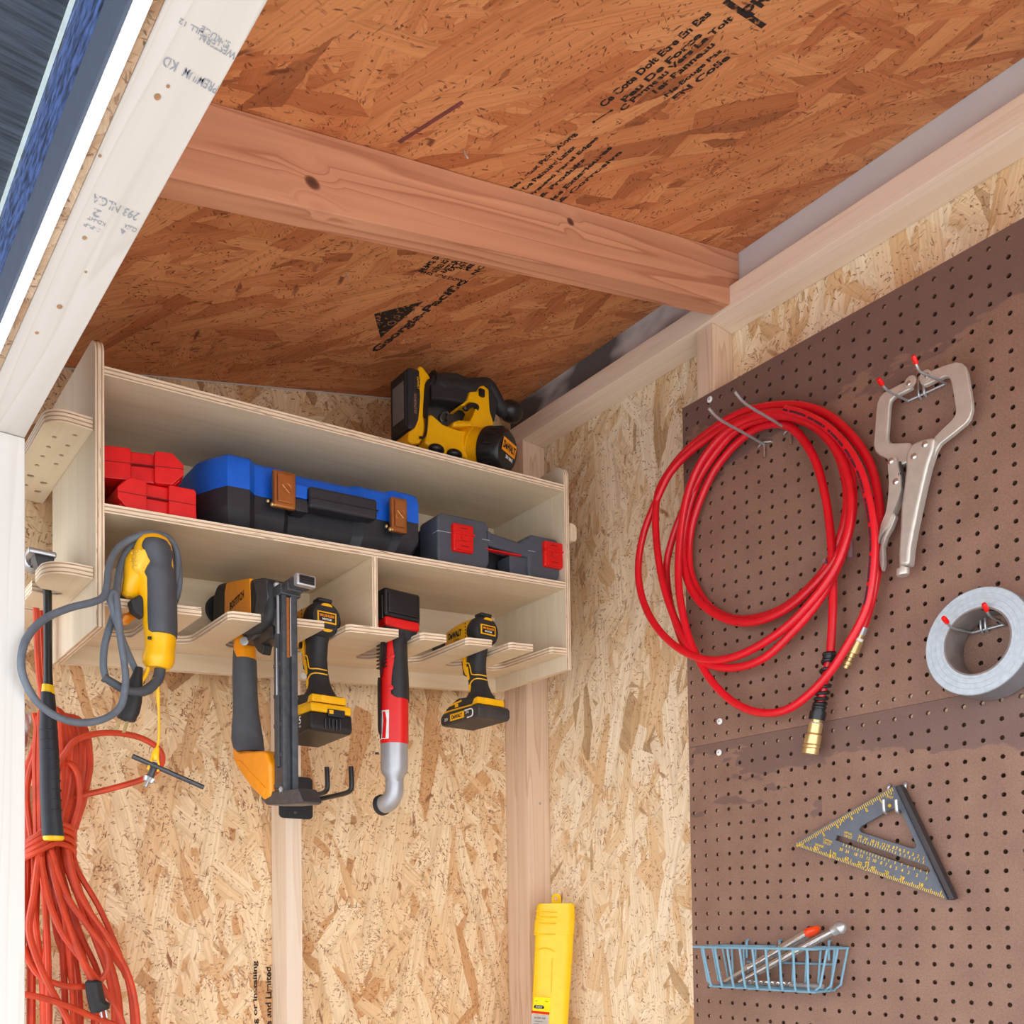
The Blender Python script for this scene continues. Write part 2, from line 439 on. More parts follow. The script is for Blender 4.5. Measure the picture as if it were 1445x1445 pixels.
def ink_worn(name, rgb, cover, sc):
    t = NT(name); o = t.obj(); n = t.noise(o, sc, 3)
    t.bsdf.inputs['Base Color'].default_value = C(*rgb); t.bsdf.inputs['Roughness'].default_value = .85
    t.put(t.bsdf.inputs['Alpha'], t.ramp(n, [(cover - .06, (1, 1, 1, 1)), (cover + .06, (.12, .12, .12, 1))])); return t.m
m_stamp = ink_worn('board_stamp_ink', (40, 28, 24), .60, 130)
m_stampg = ink_worn('lumber_stamp_ink', (150, 152, 160), .56, 160)
def mk_bluefascia():
    t = NT('blue_film'); o = t.obj(); n = t.noise(t.vmath('MULTIPLY', o, (1, .25, 1)), 260, 3)
    return t.fin(t.ramp(n, [(.36, C(26, 36, 60)), (.64, C(74, 98, 154))]), .5)
m_bfas = mk_bluefascia()
def mk_soffit():
    t = NT('dark_soffit'); o = t.obj(); n = t.noise(t.vmath('MULTIPLY', o, (14, 190, 1)), 1.0, 4)
    t.bump(n, .6, .002)
    return t.fin(t.ramp(n, [(.35, C(26, 32, 40)), (.7, C(64, 74, 88))]), .55)
m_soff = mk_soffit()
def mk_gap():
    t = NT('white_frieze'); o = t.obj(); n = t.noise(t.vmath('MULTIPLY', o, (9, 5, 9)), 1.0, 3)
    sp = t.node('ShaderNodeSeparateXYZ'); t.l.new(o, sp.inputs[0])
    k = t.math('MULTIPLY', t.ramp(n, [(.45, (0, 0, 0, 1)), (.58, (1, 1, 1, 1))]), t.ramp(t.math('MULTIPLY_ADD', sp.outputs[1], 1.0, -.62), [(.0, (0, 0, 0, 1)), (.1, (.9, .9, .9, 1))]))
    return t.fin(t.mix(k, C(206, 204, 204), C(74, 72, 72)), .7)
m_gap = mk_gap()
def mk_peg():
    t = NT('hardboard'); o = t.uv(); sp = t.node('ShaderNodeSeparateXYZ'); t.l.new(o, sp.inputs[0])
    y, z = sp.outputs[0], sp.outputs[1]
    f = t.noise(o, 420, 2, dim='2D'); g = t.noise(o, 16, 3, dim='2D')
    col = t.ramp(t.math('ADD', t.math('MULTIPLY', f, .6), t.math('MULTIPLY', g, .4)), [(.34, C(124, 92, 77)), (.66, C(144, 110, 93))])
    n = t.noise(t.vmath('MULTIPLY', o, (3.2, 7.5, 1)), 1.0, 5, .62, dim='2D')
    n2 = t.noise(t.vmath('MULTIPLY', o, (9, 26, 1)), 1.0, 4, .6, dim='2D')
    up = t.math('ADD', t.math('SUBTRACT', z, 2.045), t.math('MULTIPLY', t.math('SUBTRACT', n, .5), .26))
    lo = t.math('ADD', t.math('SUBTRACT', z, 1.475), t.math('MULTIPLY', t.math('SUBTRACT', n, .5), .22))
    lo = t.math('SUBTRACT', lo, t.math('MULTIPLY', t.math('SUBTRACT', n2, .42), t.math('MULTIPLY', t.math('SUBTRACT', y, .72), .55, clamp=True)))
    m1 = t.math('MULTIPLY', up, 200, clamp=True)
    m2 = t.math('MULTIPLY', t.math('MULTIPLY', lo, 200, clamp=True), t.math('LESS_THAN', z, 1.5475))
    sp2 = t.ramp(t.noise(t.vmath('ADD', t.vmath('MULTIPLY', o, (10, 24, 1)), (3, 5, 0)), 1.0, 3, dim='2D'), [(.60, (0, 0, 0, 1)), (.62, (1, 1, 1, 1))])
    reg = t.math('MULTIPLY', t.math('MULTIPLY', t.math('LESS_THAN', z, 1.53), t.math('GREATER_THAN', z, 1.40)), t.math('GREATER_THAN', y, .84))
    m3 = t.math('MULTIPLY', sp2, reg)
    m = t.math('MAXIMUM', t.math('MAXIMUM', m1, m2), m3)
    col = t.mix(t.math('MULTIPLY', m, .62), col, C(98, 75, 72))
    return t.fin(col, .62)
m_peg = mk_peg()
m_pegin = plain('hardboard_hole', (92, 60, 42), .8)

# ------------------------------------------------------------------ the shed
def ceilz(x): return 2.393 + 0.26 * (x - 1.31)
CN = V((0.26, 0, -1)).normalized(); C0 = V((1.31, 0, 2.393))
YF = -0.85
def cpt(px, py, off=0.0): return onP(px, py, C0 + CN * off, CN)
ground_m = plain('pale_concrete', (192, 195, 197), .85, amt=.1, sc=3)
struct(MB().bx(-14, 14, -14, 14, -.1, -0.03).build('ground', ground_m))
struct(MB().bx(.2, 1.36, YF, 1.645, -.029, 0).build('floor', plyface('floor_ply', C(124, 104, 86), C(106, 88, 72), 1)))
struct(MB().prism([(.2, 1.633, 0), (1.362, 1.633, 0), (1.362, 1.633, ceilz(1.362)), (.2, 1.633, ceilz(.2))], (0, .012, 0)).build('wall_back', m_osbw))
wr = struct(MB().bx(1.35, 1.362, YF, 1.6325, 0, 2.3255).build('wall_right', m_osbr))
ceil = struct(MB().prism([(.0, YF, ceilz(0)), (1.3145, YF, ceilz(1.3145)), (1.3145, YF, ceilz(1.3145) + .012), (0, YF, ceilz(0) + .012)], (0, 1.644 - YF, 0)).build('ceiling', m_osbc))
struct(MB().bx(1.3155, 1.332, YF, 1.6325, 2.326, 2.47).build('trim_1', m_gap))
struct(MB().prism([(.2, 1.6312, ceilz(.2) - .0003), (1.287, 1.6312, ceilz(1.287) - .0003), (1.287, 1.6312, ceilz(1.287) - .0024), (.2, 1.6312, ceilz(.2) - .0024)], (0, .0016, 0)).build('joint_light_line', m_gap))  # added pale strip standing in for the light line along this joint
# printed marks on the ceiling board
mb = MB(); RD = -Y_; UP = V((-1, 0, -.26)).normalized()
def cline(t, p, q, h, bold=.04):
    a_, b_ = cpt(*p, .0004), cpt(*q, .0004); mb.text(t, (a_ + b_) / 2, b_ - a_, CN.cross(b_ - a_), h, (b_ - a_).length, bold=bold)
cline('Georgia-Pacific', (529, 496), (656, 396), .024)
mb.flat([cpt(a, b, .0003) for a, b in ((598, 425), (528, 443), (537, 477))])
zg = lambda a, b: (510 + a / 7.225, 340 + b / 7.225)
for t_, p, q in (('FEMS SUR', (605, 318), (850, 92)), ('STRENGTH AXIS', (735, 318), (1010, 70)), ('RATED SHEATHING', (830, 322), (1110, 70)), ('EXPOSURE 1', (900, 305), (1150, 85)), ('24/16 SPAN', (985, 285), (1215, 85)), ('MILL 293', (1060, 300), (1280, 110)), ('NOTE', (1135, 345), (1340, 165))): cline(t_, zg(*p), zg(*q), .0115)
a_, b_ = cpt(*zg(600, 312), .0004), cpt(*zg(1080, 418), .0004); mb.text('THIS SIDE DOWN', (a_ + b_) / 2, b_ - a_, CN.cross(b_ - a_), .008, (b_ - a_).length, bold=.03)
z7 = lambda a, b: (710 + a / 3.6125, b / 3.6125)
for t_, p, q, h in (('Use Latex Paint Along', (30, 975), (372, 678), .0115), ('De Peinture Latex', (105, 965), (365, 745), .0095), ('Pressed Panel Edges', (140, 1000), (482, 700), .0095), ('& Produits', (190, 1005), (415, 808), .009), ('Use Exterieures', (225, 1040), (548, 748), .0095), ('& Corrosive', (285, 1030), (600, 772), .009)): cline(t_, z7(*p), z7(*q), h)
for t_, p, q, h in (('Ce Cote Doit Etre En Bas', (500, 540), (1050, 62), .0125), ('Peu De Force', (610, 515), (1005, 172), .0115), ('C Panneau Vers Le Toit', (600, 562), (1165, 85), .0105), ('1er Panneau', (768, 472), (1070, 222), .011), ('Ne Bouge Pas', (830, 492), (1112, 258), .011), ('EN Colle', (870, 506), (1150, 285), .0115)): cline(t_, z7(*p), z7(*q), h)
cline('PRP', z7(1240, 70), z7(1390, -70), .022); cline('I', z7(1090, -40), z7(1130, -75), .05)
a_, b_ = cpt(*z7(1130, 5), .0004), cpt(*z7(1330, 135), .0004); e = (b_ - a_).normalized().cross(CN) * .0035; mb.flat([a_ - e, a_ + e, b_ + e, b_ - e])
p = cpt(838, 172, .0004); q = cpt(863, 156, .0004); d = (q - p).normalized(); e = d.cross(CN) * .0009
mb.flat([p - e, p + e, q + e, q - e])
for c_ in (p, q): mb.flat([c_ + (d * math.cos(k) + d.cross(CN) * math.sin(k)) * .0024 for k in [i * math.pi / 6 for i in range(12)]])
mb.build('printed_lettering', m_stamp, ceil)
mb = MB()                                     # pale outline of the round mark inside the printed triangle
for (a, b), r in (((553, 456), .008), ((560, 447), .0055)):
    c_ = cpt(a, b, .0007); u = RD; w = UP; n = 20
    for k in range(n if r > .007 else n):
        t0, t1 = 2 * math.pi * k / n, 2 * math.pi * (k + 1) / n
        mb.flat([c_ + (u * math.cos(t0) + w * math.sin(t0)) * r, c_ + (u * math.cos(t1) + w * math.sin(t1)) * r, c_ + (u * math.cos(t1) + w * math.sin(t1)) * r * .72, c_ + (u * math.cos(t0) + w * math.sin(t0)) * r * .72])
mb.build('printed_emblem', plain('bare_board_ink', (170, 108, 64), .7), ceil)
for a, b in ((655, 212), (488, 386), (1297, 192), (762, 538)):
    c_ = cpt(a, b, 0); MB().tube([c_ - CN * .004, c_ + CN * .004, c_ + CN * .008 + V((.004, 0, 0))], .0011, 6).build('staple_tip', m_steel, ceil)
# reddish chips printed flush into the ceiling board face
mb = MB(); a, b = cpt(563, 201, .0003), cpt(653, 144, .0003); e = (b - a).normalized().cross(CN) * .0035
mb.flat([a - e, a + e, b + e, b - e]); mb.build('dark_strand', plain('purple_strand', (128, 68, 62), .7, amt=.3), ceil)

# framing
tag(MB().bx(.737, .768, 1.571, 1.6325, 0, 1.99, .0015).build('wall_stud', m_stud), 'pale wall stud left of centre on back wall, behind the hanging nailer', 'stud', 'wall framing')
tag(MB().bx(1.2875, 1.3495, 1.557, 1.5948, 0, 2.286, .0015).build('wall_stud', m_studw), 'pinkish corner stud nearest the pegboard wall, between the rack and yellow case', 'stud', 'wall framing')
tag(MB().bx(1.2875, 1.3495, 1.5952, 1.6325, 0, 2.286, .0015).build('wall_stud', m_studw), 'half hidden corner stud pressed flat against the back wall', 'stud', 'wall framing')
tag(MB().bx(1.2943, 1.3499, 1.040, 1.0762, 0, 2.286, .0015).build('wall_stud', m_studw), 'short visible stud on right wall rising above the pegboard corner', 'stud', 'wall framing')
tag(MB().bx(1.288, 1.3495, YF, 1.6325, 2.2865, 2.3255, .0015).build('top_plate', m_plate), 'long pale wooden top plate running along the right wall under the ceiling', 'beam', None)
ro = V((.8, 1.015, 2.0)); k1 = onY(441, 258, .9957) - ro; k2 = onY(805, 313, .9957) - ro; k3 = onY(503, 300, .9957) - ro
m_raft = wood('rafter_fir', C(216, 156, 120), C(182, 118, 86), 0, ring=.9, slope=.26, knots=[(k1.x, k1.y, k1.z, .0095), (k2.x, k2.y, k2.z, .0065)])
def raft(ya, yb, nm, lab):
    pts = [(.2, ya, ceilz(.2) - .0005), (1.3145, ya, ceilz(1.3145) - .0005), (1.3145, ya, 2.3262), (1.2876, ya, 2.3262), (1.2876, ya, ceilz(1.2876) - .095), (.2, ya, ceilz(.2) - .095)]
    mb = MB().prism(pts, (0, yb - ya, 0), .0015); o = thing(nm, lab, 'beam', (ro.x, ya, 2.0))
    ORG[o.name] = V((ro.x, ro.y, ro.z)); o.location = ro
    mb.build('plank', m_raft, o); return o
raft(.9957, 1.0337, 'rafter', 'reddish knotty rafter crossing under the ceiling from header to top plate')
# open door side: header, post, outside trim
HX0, HX1, HZ = .2021, .2545, 1.844
hd = tag(MB().prism([(HX0, YF, HZ), (HX1, YF, HZ), (HX1, YF, ceilz(HX1) - .096), (HX0, YF, ceilz(HX0) - .096)], (0, 1.40 - YF, 0), .0015).build('door_header', m_header), 'bright whitish wooden header over the open door side, stamped with lumber marks', 'beam')
jp = tag(MB().bx(HX0, HX1, 1.2605, 1.4, 0, HZ - .0006, .0015).build('door_post', m_post), 'bright white wooden door post standing at far left edge under the header', 'post')
mb = MB()
def hst(t, px, py, h, w=None):
    MB().text(t, onZ(px, py, HZ - .0004), -X_, Y_, h, w).build('lumber_stamp', m_stampg, hd)
hst('293 NLGA', 163, 293, .011, .036); hst('2', 136, 301, .010, .006); hst('KD-HT', 136, 312, .005, .014); hst('S-P-F', 130, 321, .005, .013)
hst('CLMA', 184, 322, .006, .010); hst('PREMIUM', 283, 114, .0085, .024); hst('KD', 240, 90, .009, .009)
hst('WESTERN', 308, 66, .0065, .024); hst('SPRUCE', 304, 52, .005, .020); hst('MILL 12', 272, 40, .0045, .018)
MB().flat([onZ(a, b, HZ - .0004) for a, b in ((172, 332), (170, 322), (177, 327))]).build('lumber_stamp', m_stampg, hd)
m_knot = plain('small_knot', (176, 132, 92), .7, amt=.3)
for px, py, r in ((222, 137, .0022), (237, 122, .0012), (119, 336, .0018), (52, 470, .0018), (84, 433, .0026), (141, 220, .0012), (121, 384, .0012)):
    c_ = onZ(px, py, HZ - .0004); MB().flat([c_ + V((math.cos(k) * r, math.sin(k) * r * 1.5, 0)) for k in [i * math.pi / 5 for i in range(10)]]).build('wood_knot', m_knot, hd)
struct(MB().bx(.1955, HX0 - .0006, YF, 1.4, 1.8425, 2.08).build('trim_2', osb('osb_edge', C(206, 182, 154), C(184, 154, 124), C(166, 132, 100), C(120, 84, 58), 12)))
struct(MB().bx(.187, .1950, YF, 1.4, 1.840, 1.90).build('trim_3', m_trimw))
struct(MB().bx(.1845, .1866, YF, 1.6, 1.846, 1.8866).build('trim_4', m_gband))
struct(MB().bx(.1835, .1866, YF, 1.6, 1.887, 1.944).build('trim_5', m_bfas))
struct(MB().bx(.1805, .1832, YF, 1.6, 1.941, 1.9445).build('trim_6', plain('pale_drip_edge', (206, 218, 212), .5)))
struct(MB().bx(-.5, .1866, YF, 1.6, 1.9446, 1.96).build('trim_7', m_soff))
# board stamp on the back wall beside the stud
mb = MB()
mb.text('when cutting or installing', onY(361, 1440, 1.6326), Z_, -X_, .0115, .215, bold=.03); mb.text('Limitations and Limited', onY(379, 1436, 1.6326), Z_, -X_, .0115, .185, bold=.03)
wbk = bpy.data.objects['wall_back']; mb.build('printed_lettering', m_stamp, wbk)

# pegboards with real holes
HOLE = .0033; PITCH = .0254
def pegboard(z0, rows, label):
    y1 = 1.107; cols = 48; mb = MB(); bm = mb.bm
    X0, X1 = 1.289, 1.2942; n = 10
    zlo, zhi = z0, z0 + .613
    def yc(i): return y1 - .0095 - PITCH * i
    def zc(j): return z0 + .013 + PITCH * j
    ye = [y1] + [yc(i) - PITCH / 2 for i in range(cols)]; ze = [zlo] + [zc(j) + PITCH / 2 for j in range(rows - 1)] + [zhi]
    grid = {}
    def gv(i, j):
        if (i, j) not in grid: grid[(i, j)] = bm.verts.new((X0, ye[i], ze[j]))
        return grid[(i, j)]
    for i in range(cols):
        for j in range(rows):
            c = (yc(i), zc(j))
            f = [bm.verts.new((X0, c[0] + HOLE * math.cos(2 * math.pi * (k + .5) / 12), c[1] + HOLE * math.sin(2 * math.pi * (k + .5) / 12))) for k in range(12)]
            b = [bm.verts.new((X1, v.co.y, v.co.z)) for v in f]
            A, B, Cc, D = gv(i, j), gv(i + 1, j), gv(i + 1, j + 1), gv(i, j + 1)
            # ring index: angle 15deg*... corners: D=(+y,+z) k=1, Cc=(-y,+z) k=4, B=(-y,-z) k=7, A=(+y,-z) k=10
            corner = {1: D, 4: Cc, 7: B, 10: A}
            cs = [1, 4, 7, 10]
            for q in range(4):
                k0, k1 = cs[q], cs[(q + 1) % 4]
                ks = [(k0 + t) % 12 for t in range(4)]
                mb.face([corner[k0]] + [f[k] for k in ks] + [corner[k1]], 0)
            for k in range(12): mb.face([f[k], f[(k + 1) % 12], b[(k + 1) % 12], b[k]], 1)
    Y0 = ye[-1]
    P = [(X0, y1, zlo), (X0, Y0, zlo), (X0, Y0, zhi), (X0, y1, zhi)]; Q = [(X1, a, b) for _, a, b in P]
    for k in range(4): mb.flat([P[k], P[(k + 1) % 4], Q[(k + 1) % 4], Q[k]], 0)
    return tag(mb.build('pegboard', [m_peg, m_pegin], None, smooth=False), label, 'pegboard', 'hardboard pegboard sheets on right wall')
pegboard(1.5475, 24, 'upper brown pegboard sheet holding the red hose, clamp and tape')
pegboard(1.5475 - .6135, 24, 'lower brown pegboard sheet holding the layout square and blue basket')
m_bat = wood('batten_pine', C(236, 212, 176), C(220, 188, 148), 1, ring=.5)
mb = MB()
tag(MB().bx(1.2943, 1.3499, -.1, 1.0398, 1.518, 1.578).build('batten', m_bat), 'hidden light batten behind the seam between the pegboard sheets', 'batten')
tag(MB().bx(1.2943, 1.3499, -.1, 1.0398, 2.136, 2.159).build('batten', m_bat), 'light batten behind the top row of pegboard holes', 'batten')
tag(MB().bx(1.2943, 1.3499, 1.0763, 1.1045, 0, 2.155).build('batten', m_bat), 'upright light batten behind the left edge of the pegboards', 'batten')
for px, py, nm in ((1002, 564, 'above the hose, near the upper pegboard corner'), (1016, 1018, 'just above the seam of the pegboards'), (1015, 1062, 'just below the seam of the pegboards')):
    c_ = onX(px, py, 1.2885)
    t_ = thing('washer_screw', 'white washer head screw ' + nm, 'screw', c_, 'screws holding the pegboard')
    MB().lathe([(.0052, 0), (.0056, -.001), (.005, -.002), (.0022, -.0026), (.001, -.0022)], c_, (1, 0, 0), 16).build('head', m_white, t_)
    MB().lathe([(.0014, -.0032), (.0014, .02)], c_, (1, 0, 0), 8).build('shank', m_steel, t_)
t_ = thing('washer_screw', 'small steel screw driven into the pinkish corner stud', 'screw', onY(762, 1134, 1.5565), 'screws in the framing')
MB().lathe([(.003, 0), (.0032, -.0006), (.002, -.001), (.001, -.0006)], onY(762, 1134, 1.557), (0, 1, 0), 12).build('head', m_steel, t_)
# ------------------------------------------------------------------ the hung plywood rack
rk = thing('tool_rack', 'birch plywood tool rack hung on the back wall with two shelves and slotted bottom', 'shelf', SH(V((.787, 1.56, 1.649))))
XL, XR, YA, YB = .355, 1.218, 1.335, 1.57
def sidep(x):
    pr = [(YA, 1.649), (YB, 1.649), (YB, 2.048)] + arc(YA + .022, 2.026, .022, 90, 180, 6)
    return MB().prism([(x, a, b) for a, b in pr], (.0115, 0, 0), smi=1)
sidep(XL).build('side_panel', [m_pfz, m_pe], rk, SH); sidep(XR - .0125).build('side_panel', [m_pfz, m_pe], rk, SH)
def shelf(z0, z1, nm):
    x0, x1, y0, y1 = XL + .0117, XR - .0127, YA, 1.5575
    MB().prism([(x0, y0, z0), (x1, y0, z0), (x1, y1, z0), (x0, y1, z0)], (0, 0, z1 - z0), smi=1).build(nm, [m_pf, m_pe], rk, SH)
shelf(1.9955, 2.0078, 'top_shelf'); shelf(1.806, 1.8185, 'middle_shelf')
MB().prism([(XL + .0117, 1.5578, 1.649), (XR - .0127, 1.5578, 1.649), (XR - .0127, 1.5578, 2.0), (XL + .0117, 1.5578, 2.0)], (0, .012, 0), smi=1).build('back_panel', [m_pf, m_pe], rk, SH)
MB().prism([(.7808, YA, 1.6905), (.7808, 1.5575, 1.6905), (.7808, 1.5575, 1.8058), (.7808, YA, 1.8058)], (.0102, 0, 0), smi=1).build('divider', [m_pfy, m_pe], rk, SH)
sl = [(.4028, .4480), (.4994, .5394), (.5900, .6426), (.6942, .7345), (.8308, .8757), (.9274, .9705), (1.0261, 1.0677), (1.1226, 1.1662)]
rkp = [(XL + .0117, YA)]
for a, b in sl:
    r = (b - a) / 2; yc = 1.497 - r
    rkp += [(a - .001, YA)] + [(a, YA + .001)] + arc((a + b) / 2, yc, r, 180, 0, 10) + [(b, YA + .006), (b + .005, YA)]
rkp += [(XR - .0127, YA), (XR - .0127, 1.5575), (XL + .0117, 1.5575)]
MB().prism([(a, b, 1.678) for a, b in rkp], (0, 0, .0125), smi=1).build('slotted_shelf', [m_pf, m_pe], rk, SH)
# bit holder board on the left end
outer = [(.3545, 1.345)] + [(a, b) for a, b in arc(.298 + .028, 1.345 + .028, .028, -90, -180, 7)] + [(.298, 1.631), (.3545, 1.631)]
hol = [arc(x, y, .0036 if y < 1.52 else .0055, 0, 330, 11) for x, y in [(.3385, 1.374), (.3385, 1.41), (.3385, 1.445), (.339, 1.477), (.339, 1.553), (.339, 1.59), (.318, 1.396), (.318, 1.43), (.318, 1.464), (.318, 1.498), (.318, 1.54), (.318, 1.578)]]
zb = 1.9197
MB().holed([(a, b, zb) for a, b in outer], [[(a, b, zb) for a, b in h] for h in hol], (0, 0, .0177), smi=1).build('bit_holder', [m_pfy, m_pe], rk)
# comb bracket for hammer and cord
zb = 1.7161
cb = [(.3545, 1.345)] + arc(.3315, 1.380, .035, -90, -180, 7) + [(.2965, 1.408), (.307, 1.4265)] + arc(.3265, 1.437, .0115, -110, 110, 8)[0:] + [(.301, 1.4485), (.301, 1.518)] + arc(.326, 1.530, .012, -90, 90, 8) + [(.301, 1.542), (.301, 1.631), (.3545, 1.631)]
MB().prism([(a, b, zb) for a, b in cb], (0, 0, .0165), smi=1).build('hanging_bracket', [m_pfy, m_pe], rk)
MB().prism([(XR + .0002, 1.333, 1.975)] + [(XR + a, 1.333, b) for a, b in arc(.008, 1.985, .009, -90, 0, 4) + arc(.008, 2.001, .009, 0, 90, 4)] + [(XR + .0002, 1.333, 2.010)], (0, .09, 0)).build('end_bracket', [m_pfy], rk)
c_ = onY(428, 954, 1.5574); MB().lathe([(.0052, 0), (.0056, .0012), (.005, .002), (.002, .0026), (.001, .002)], c_, (0, -1, 0), 16).build('screw', m_white, rk)

# ------------------------------------------------------------------ cordless drills
def make_drill(label, X, Y, Zc, big):
    o = thing('cordless_drill', label, 'drill', (X, Y, Zc), 'black and yellow cordless drills')
    L = lambda x, y, z: V((X + x, Y + y, Zc + z))
    # rear cap and rubber grip
    mb = MB(); mb.lathe([(.012, 0), (.0235, .001), (.0282, .006), (.0295, .014), (.0295, .024), (.0275, .030), (.02, .031)], L(0, 0, 0), (0, 1, 0), 32)
    mb.box(L(0, .014, .0295), (.026, .022, .007), .003)
    mb.build('rear_cap', m_rub, o)
    secs = []
    for z, yr, yf, hw in [(-.012, .006, .060, .019), (-.024, .010, .058, .0165), (-.036, .015, .056, .0155), (-.060, .019, .057, .0155), (-.080, .018, .053, .016), (-.100, .012, .048, .0165), (-.113, .005, .050, .019), (-.121, -.001, .056, .023), (-.127, -.003, .060, .026)]:
        c = (yr + yf) / 2; h = (yf - yr) / 2
        secs.append([L(hw * math.copysign(abs(math.cos(a)) ** .75, math.cos(a)), c + h * math.copysign(abs(math.sin(a)) ** .75, math.sin(a)), z) for a in [2 * math.pi * k / 20 for k in range(20)]])
    MB().loft(secs).build('grip', m_rub, o)
    MB().prism([L(-.029, a, b) for a, b in ((-.003, -.126), (.056, -.119), (.064, -.120), (.098, -.132), (.104, -.142), (-.004, -.142))], (.058, 0, 0), .004, 3).build('foot', m_rub, o)
    # yellow motor housing
    secs = []
    for y, r, zz in [(.022, .0265, 0), (.03, .0272, 0), (.06, .0268, .001), (.085, .0258, .001), (.104, .024, 0), (.112, .020, 0)]:
        secs.append([L(r * math.copysign(abs(math.cos(a)) ** .7, math.cos(a)), y, zz + r * 1.02 * math.copysign(abs(math.sin(a)) ** .8, math.sin(a))) for a in [2 * math.pi * k / 24 for k in range(24)]])
    MB().loft(secs).build('motor_housing', m_yel, o)
    mb = MB(); mb.lathe([(.0, .104), (.0215, .105), (.0225, .113), (.0215, .128), (.018, .133), (.0185, .150), (.013, .166), (.006, .168)], L(0, 0, 0), (0, 1, 0), 24)
    for k in range(8): mb.box(L(.0215 * math.cos(k * .785), .120, .0215 * math.sin(k * .785)), (.004, .012, .004), .001)
    mb.build('chuck', m_black, o)
    mb = MB(); mb.text('DeWALT', L(-.0277, .067, .003), -Y_, Z_, .012, .042, bold=.05); mb.text('20V MAX', L(-.0277, .062, -.008), -Y_, Z_, .0035, .018)
    for k in range(5): mb.flat([L(-.0277, .032 + a, .014 - k * .006 + b) for a, b in ((0, 0), (.003, 0), (.003, .003), (0, .003))])
    mb.build('lettering', m_ink, o)
    # trigger and guard
    MB().prism([L(-.0115, a, b) for a, b in ((.050, -.020), (.078, -.020), (.081, -.030), (.077, -.039), (.069, -.043), (.066, -.060), (.060, -.072), (.056, -.076), (.052, -.070))], (.023, 0, 0), .003, 2).build('trigger_guard', m_yel, o)
    mb = MB(); mb.prism([L(-.0085, a, b) for a, b in ((.066, -.042), (.075, -.043), (.0725, -.055), (.070, -.070), (.062, -.0745), (.060, -.070), (.066, -.058))], (.017, 0, 0), .002)
    mb.lathe([(.0055, -.0135), (.006, .0135)], L(0, .069, -.031), (1, 0, 0), 12); mb.build('trigger', m_black, o)
    # yellow trim lines on the grip
    def line(pts, r, x=-.0165): return [L(x + dx, a, b) for a, b, dx in pts]
    mb = MB()
    mb.tube(crom([L(-.0160, .052, -.030), L(-.0165, .0515, -.050), L(-.0163, .047, -.0535), L(-.0166, .039, -.056), L(-.0168, .034, -.066), L(-.0168, .031, -.0765), L(-.0162, .024, -.080), L(-.010, .0175, -.0805), L(0, .0155, -.081), L(.008, .0172, -.081)], 4), .0011, 6)
    mb.tube(crom([L(.008, .0155, -.0885), L(0, .0140, -.0885), L(-.011, .0165, -.088), L(-.0163, .024, -.089), L(-.0168, .033, -.0935), L(-.0172, .036, -.1)], 4), .0011, 6)
    mb.prism([L(-.0178, a, b) for a, b in ((.047, -.061), (.0435, -.061), (.0375, -.083), (.040, -.087), (.043, -.083))], (.004, 0, 0), .0006)
    mb.prism([L(-.0180, a, b) for a, b in ((.0395, -.0965), (.034, -.0975), (.033, -.113), (.0375, -.113))], (.004, 0, 0), .0006)
    mb.build('grip_trim', m_yel, o)
    # foot accents
    mb = MB()
    mb.prism([L(-.0305, a, b) for a, b in ((.014, -.1405), (.006, -.129), (-.006, -.1275), (-.0075, -.1405))], (.061, 0, 0), .002)
    mb.box(L(0, -.0045, -.1335), (.03, .006, .012), .003)
    mb.prism([L(-.0302, a, b) for a, b in ((.102, -.137), (.104, -.1405), (.012, -.1415), (.010, -.1385))], (.0604, 0, 0), .0006)
    mb.prism([L(-.0298, a, b) for a, b in ((.083, -.1275), (.046, -.1245), (.046, -.1275), (.083, -.1305))], (.003, 0, 0))
    mb.box(L(-.0288, .062, -.1325), (.002, .010, .006), .0005)
    mb.build('battery_release', m_yel, o)
    # rear plate
    mb = MB()
    for z0, z1 in ((.0185, .0235), (-.0235, -.0185)):
        s_ = 1 if z0 > 0 else -1
        mb.prism([L(.010 * k / 5, -.0012, s_ * (.0185 + .0045 * math.sqrt(max(0, 1 - (k / 5) ** 2)))) for k in range(-5, 6)], (0, .004, 0))
    mb.box(L(0, .001, 0), (.034, .0045, .0185), .001); mb.build('rear_badge', m_yel, o)
    mb = MB(); mb.box(L(0, .0008, 0), (.0295, .0045, .0145), .0008); mb.build('badge_panel', m_black, o)
    mb = MB(); mb.text('BRUSHLESS', L(0, -.0016, .0025), X_, Z_, .0042, .025, bold=.04); mb.build('badge_lettering', m_ora, o)
    mb = MB(); mb.text('MOTOR', L(0, -.0016, -.0032), X_, Z_, .0034, .017, bold=.04); mb.build('badge_lettering', m_white, o)
    # battery
    mb = MB()
    if big:
        mb.prism([L(-.0375, a, b) for a, b in ((-.012, -.157), (.108, -.157), (.114, -.185), (.104, -.192), (-.010, -.188), (-.015, -.182))], (.075, 0, 0), .006, 3)
        for k in range(5): mb.box(L(-.012 + k * .0065, -.0145, -.175), (.0036, .005, .017), .0015)
        b = mb.build('battery', m_black, o)
        MB().prism([L(-.0360, a, b_) for a, b_ in ((-.013, -.1425), (.106, -.1425), (.110, -.1575), (-.0155, -.1575))], (.072, 0, 0), .004, 3).build('battery_shroud', m_yel, b)
        mb = MB(); mb.box(L(.007, -.0155, -.1575), (.030, .004, .012), .001); mb.build('charge_panel', m_black, b)
        mb = MB(); mb.box(L(-.003, -.0180, -.1565), (.007, .0015, .006)); mb.build('charge_light', m_yel, b)
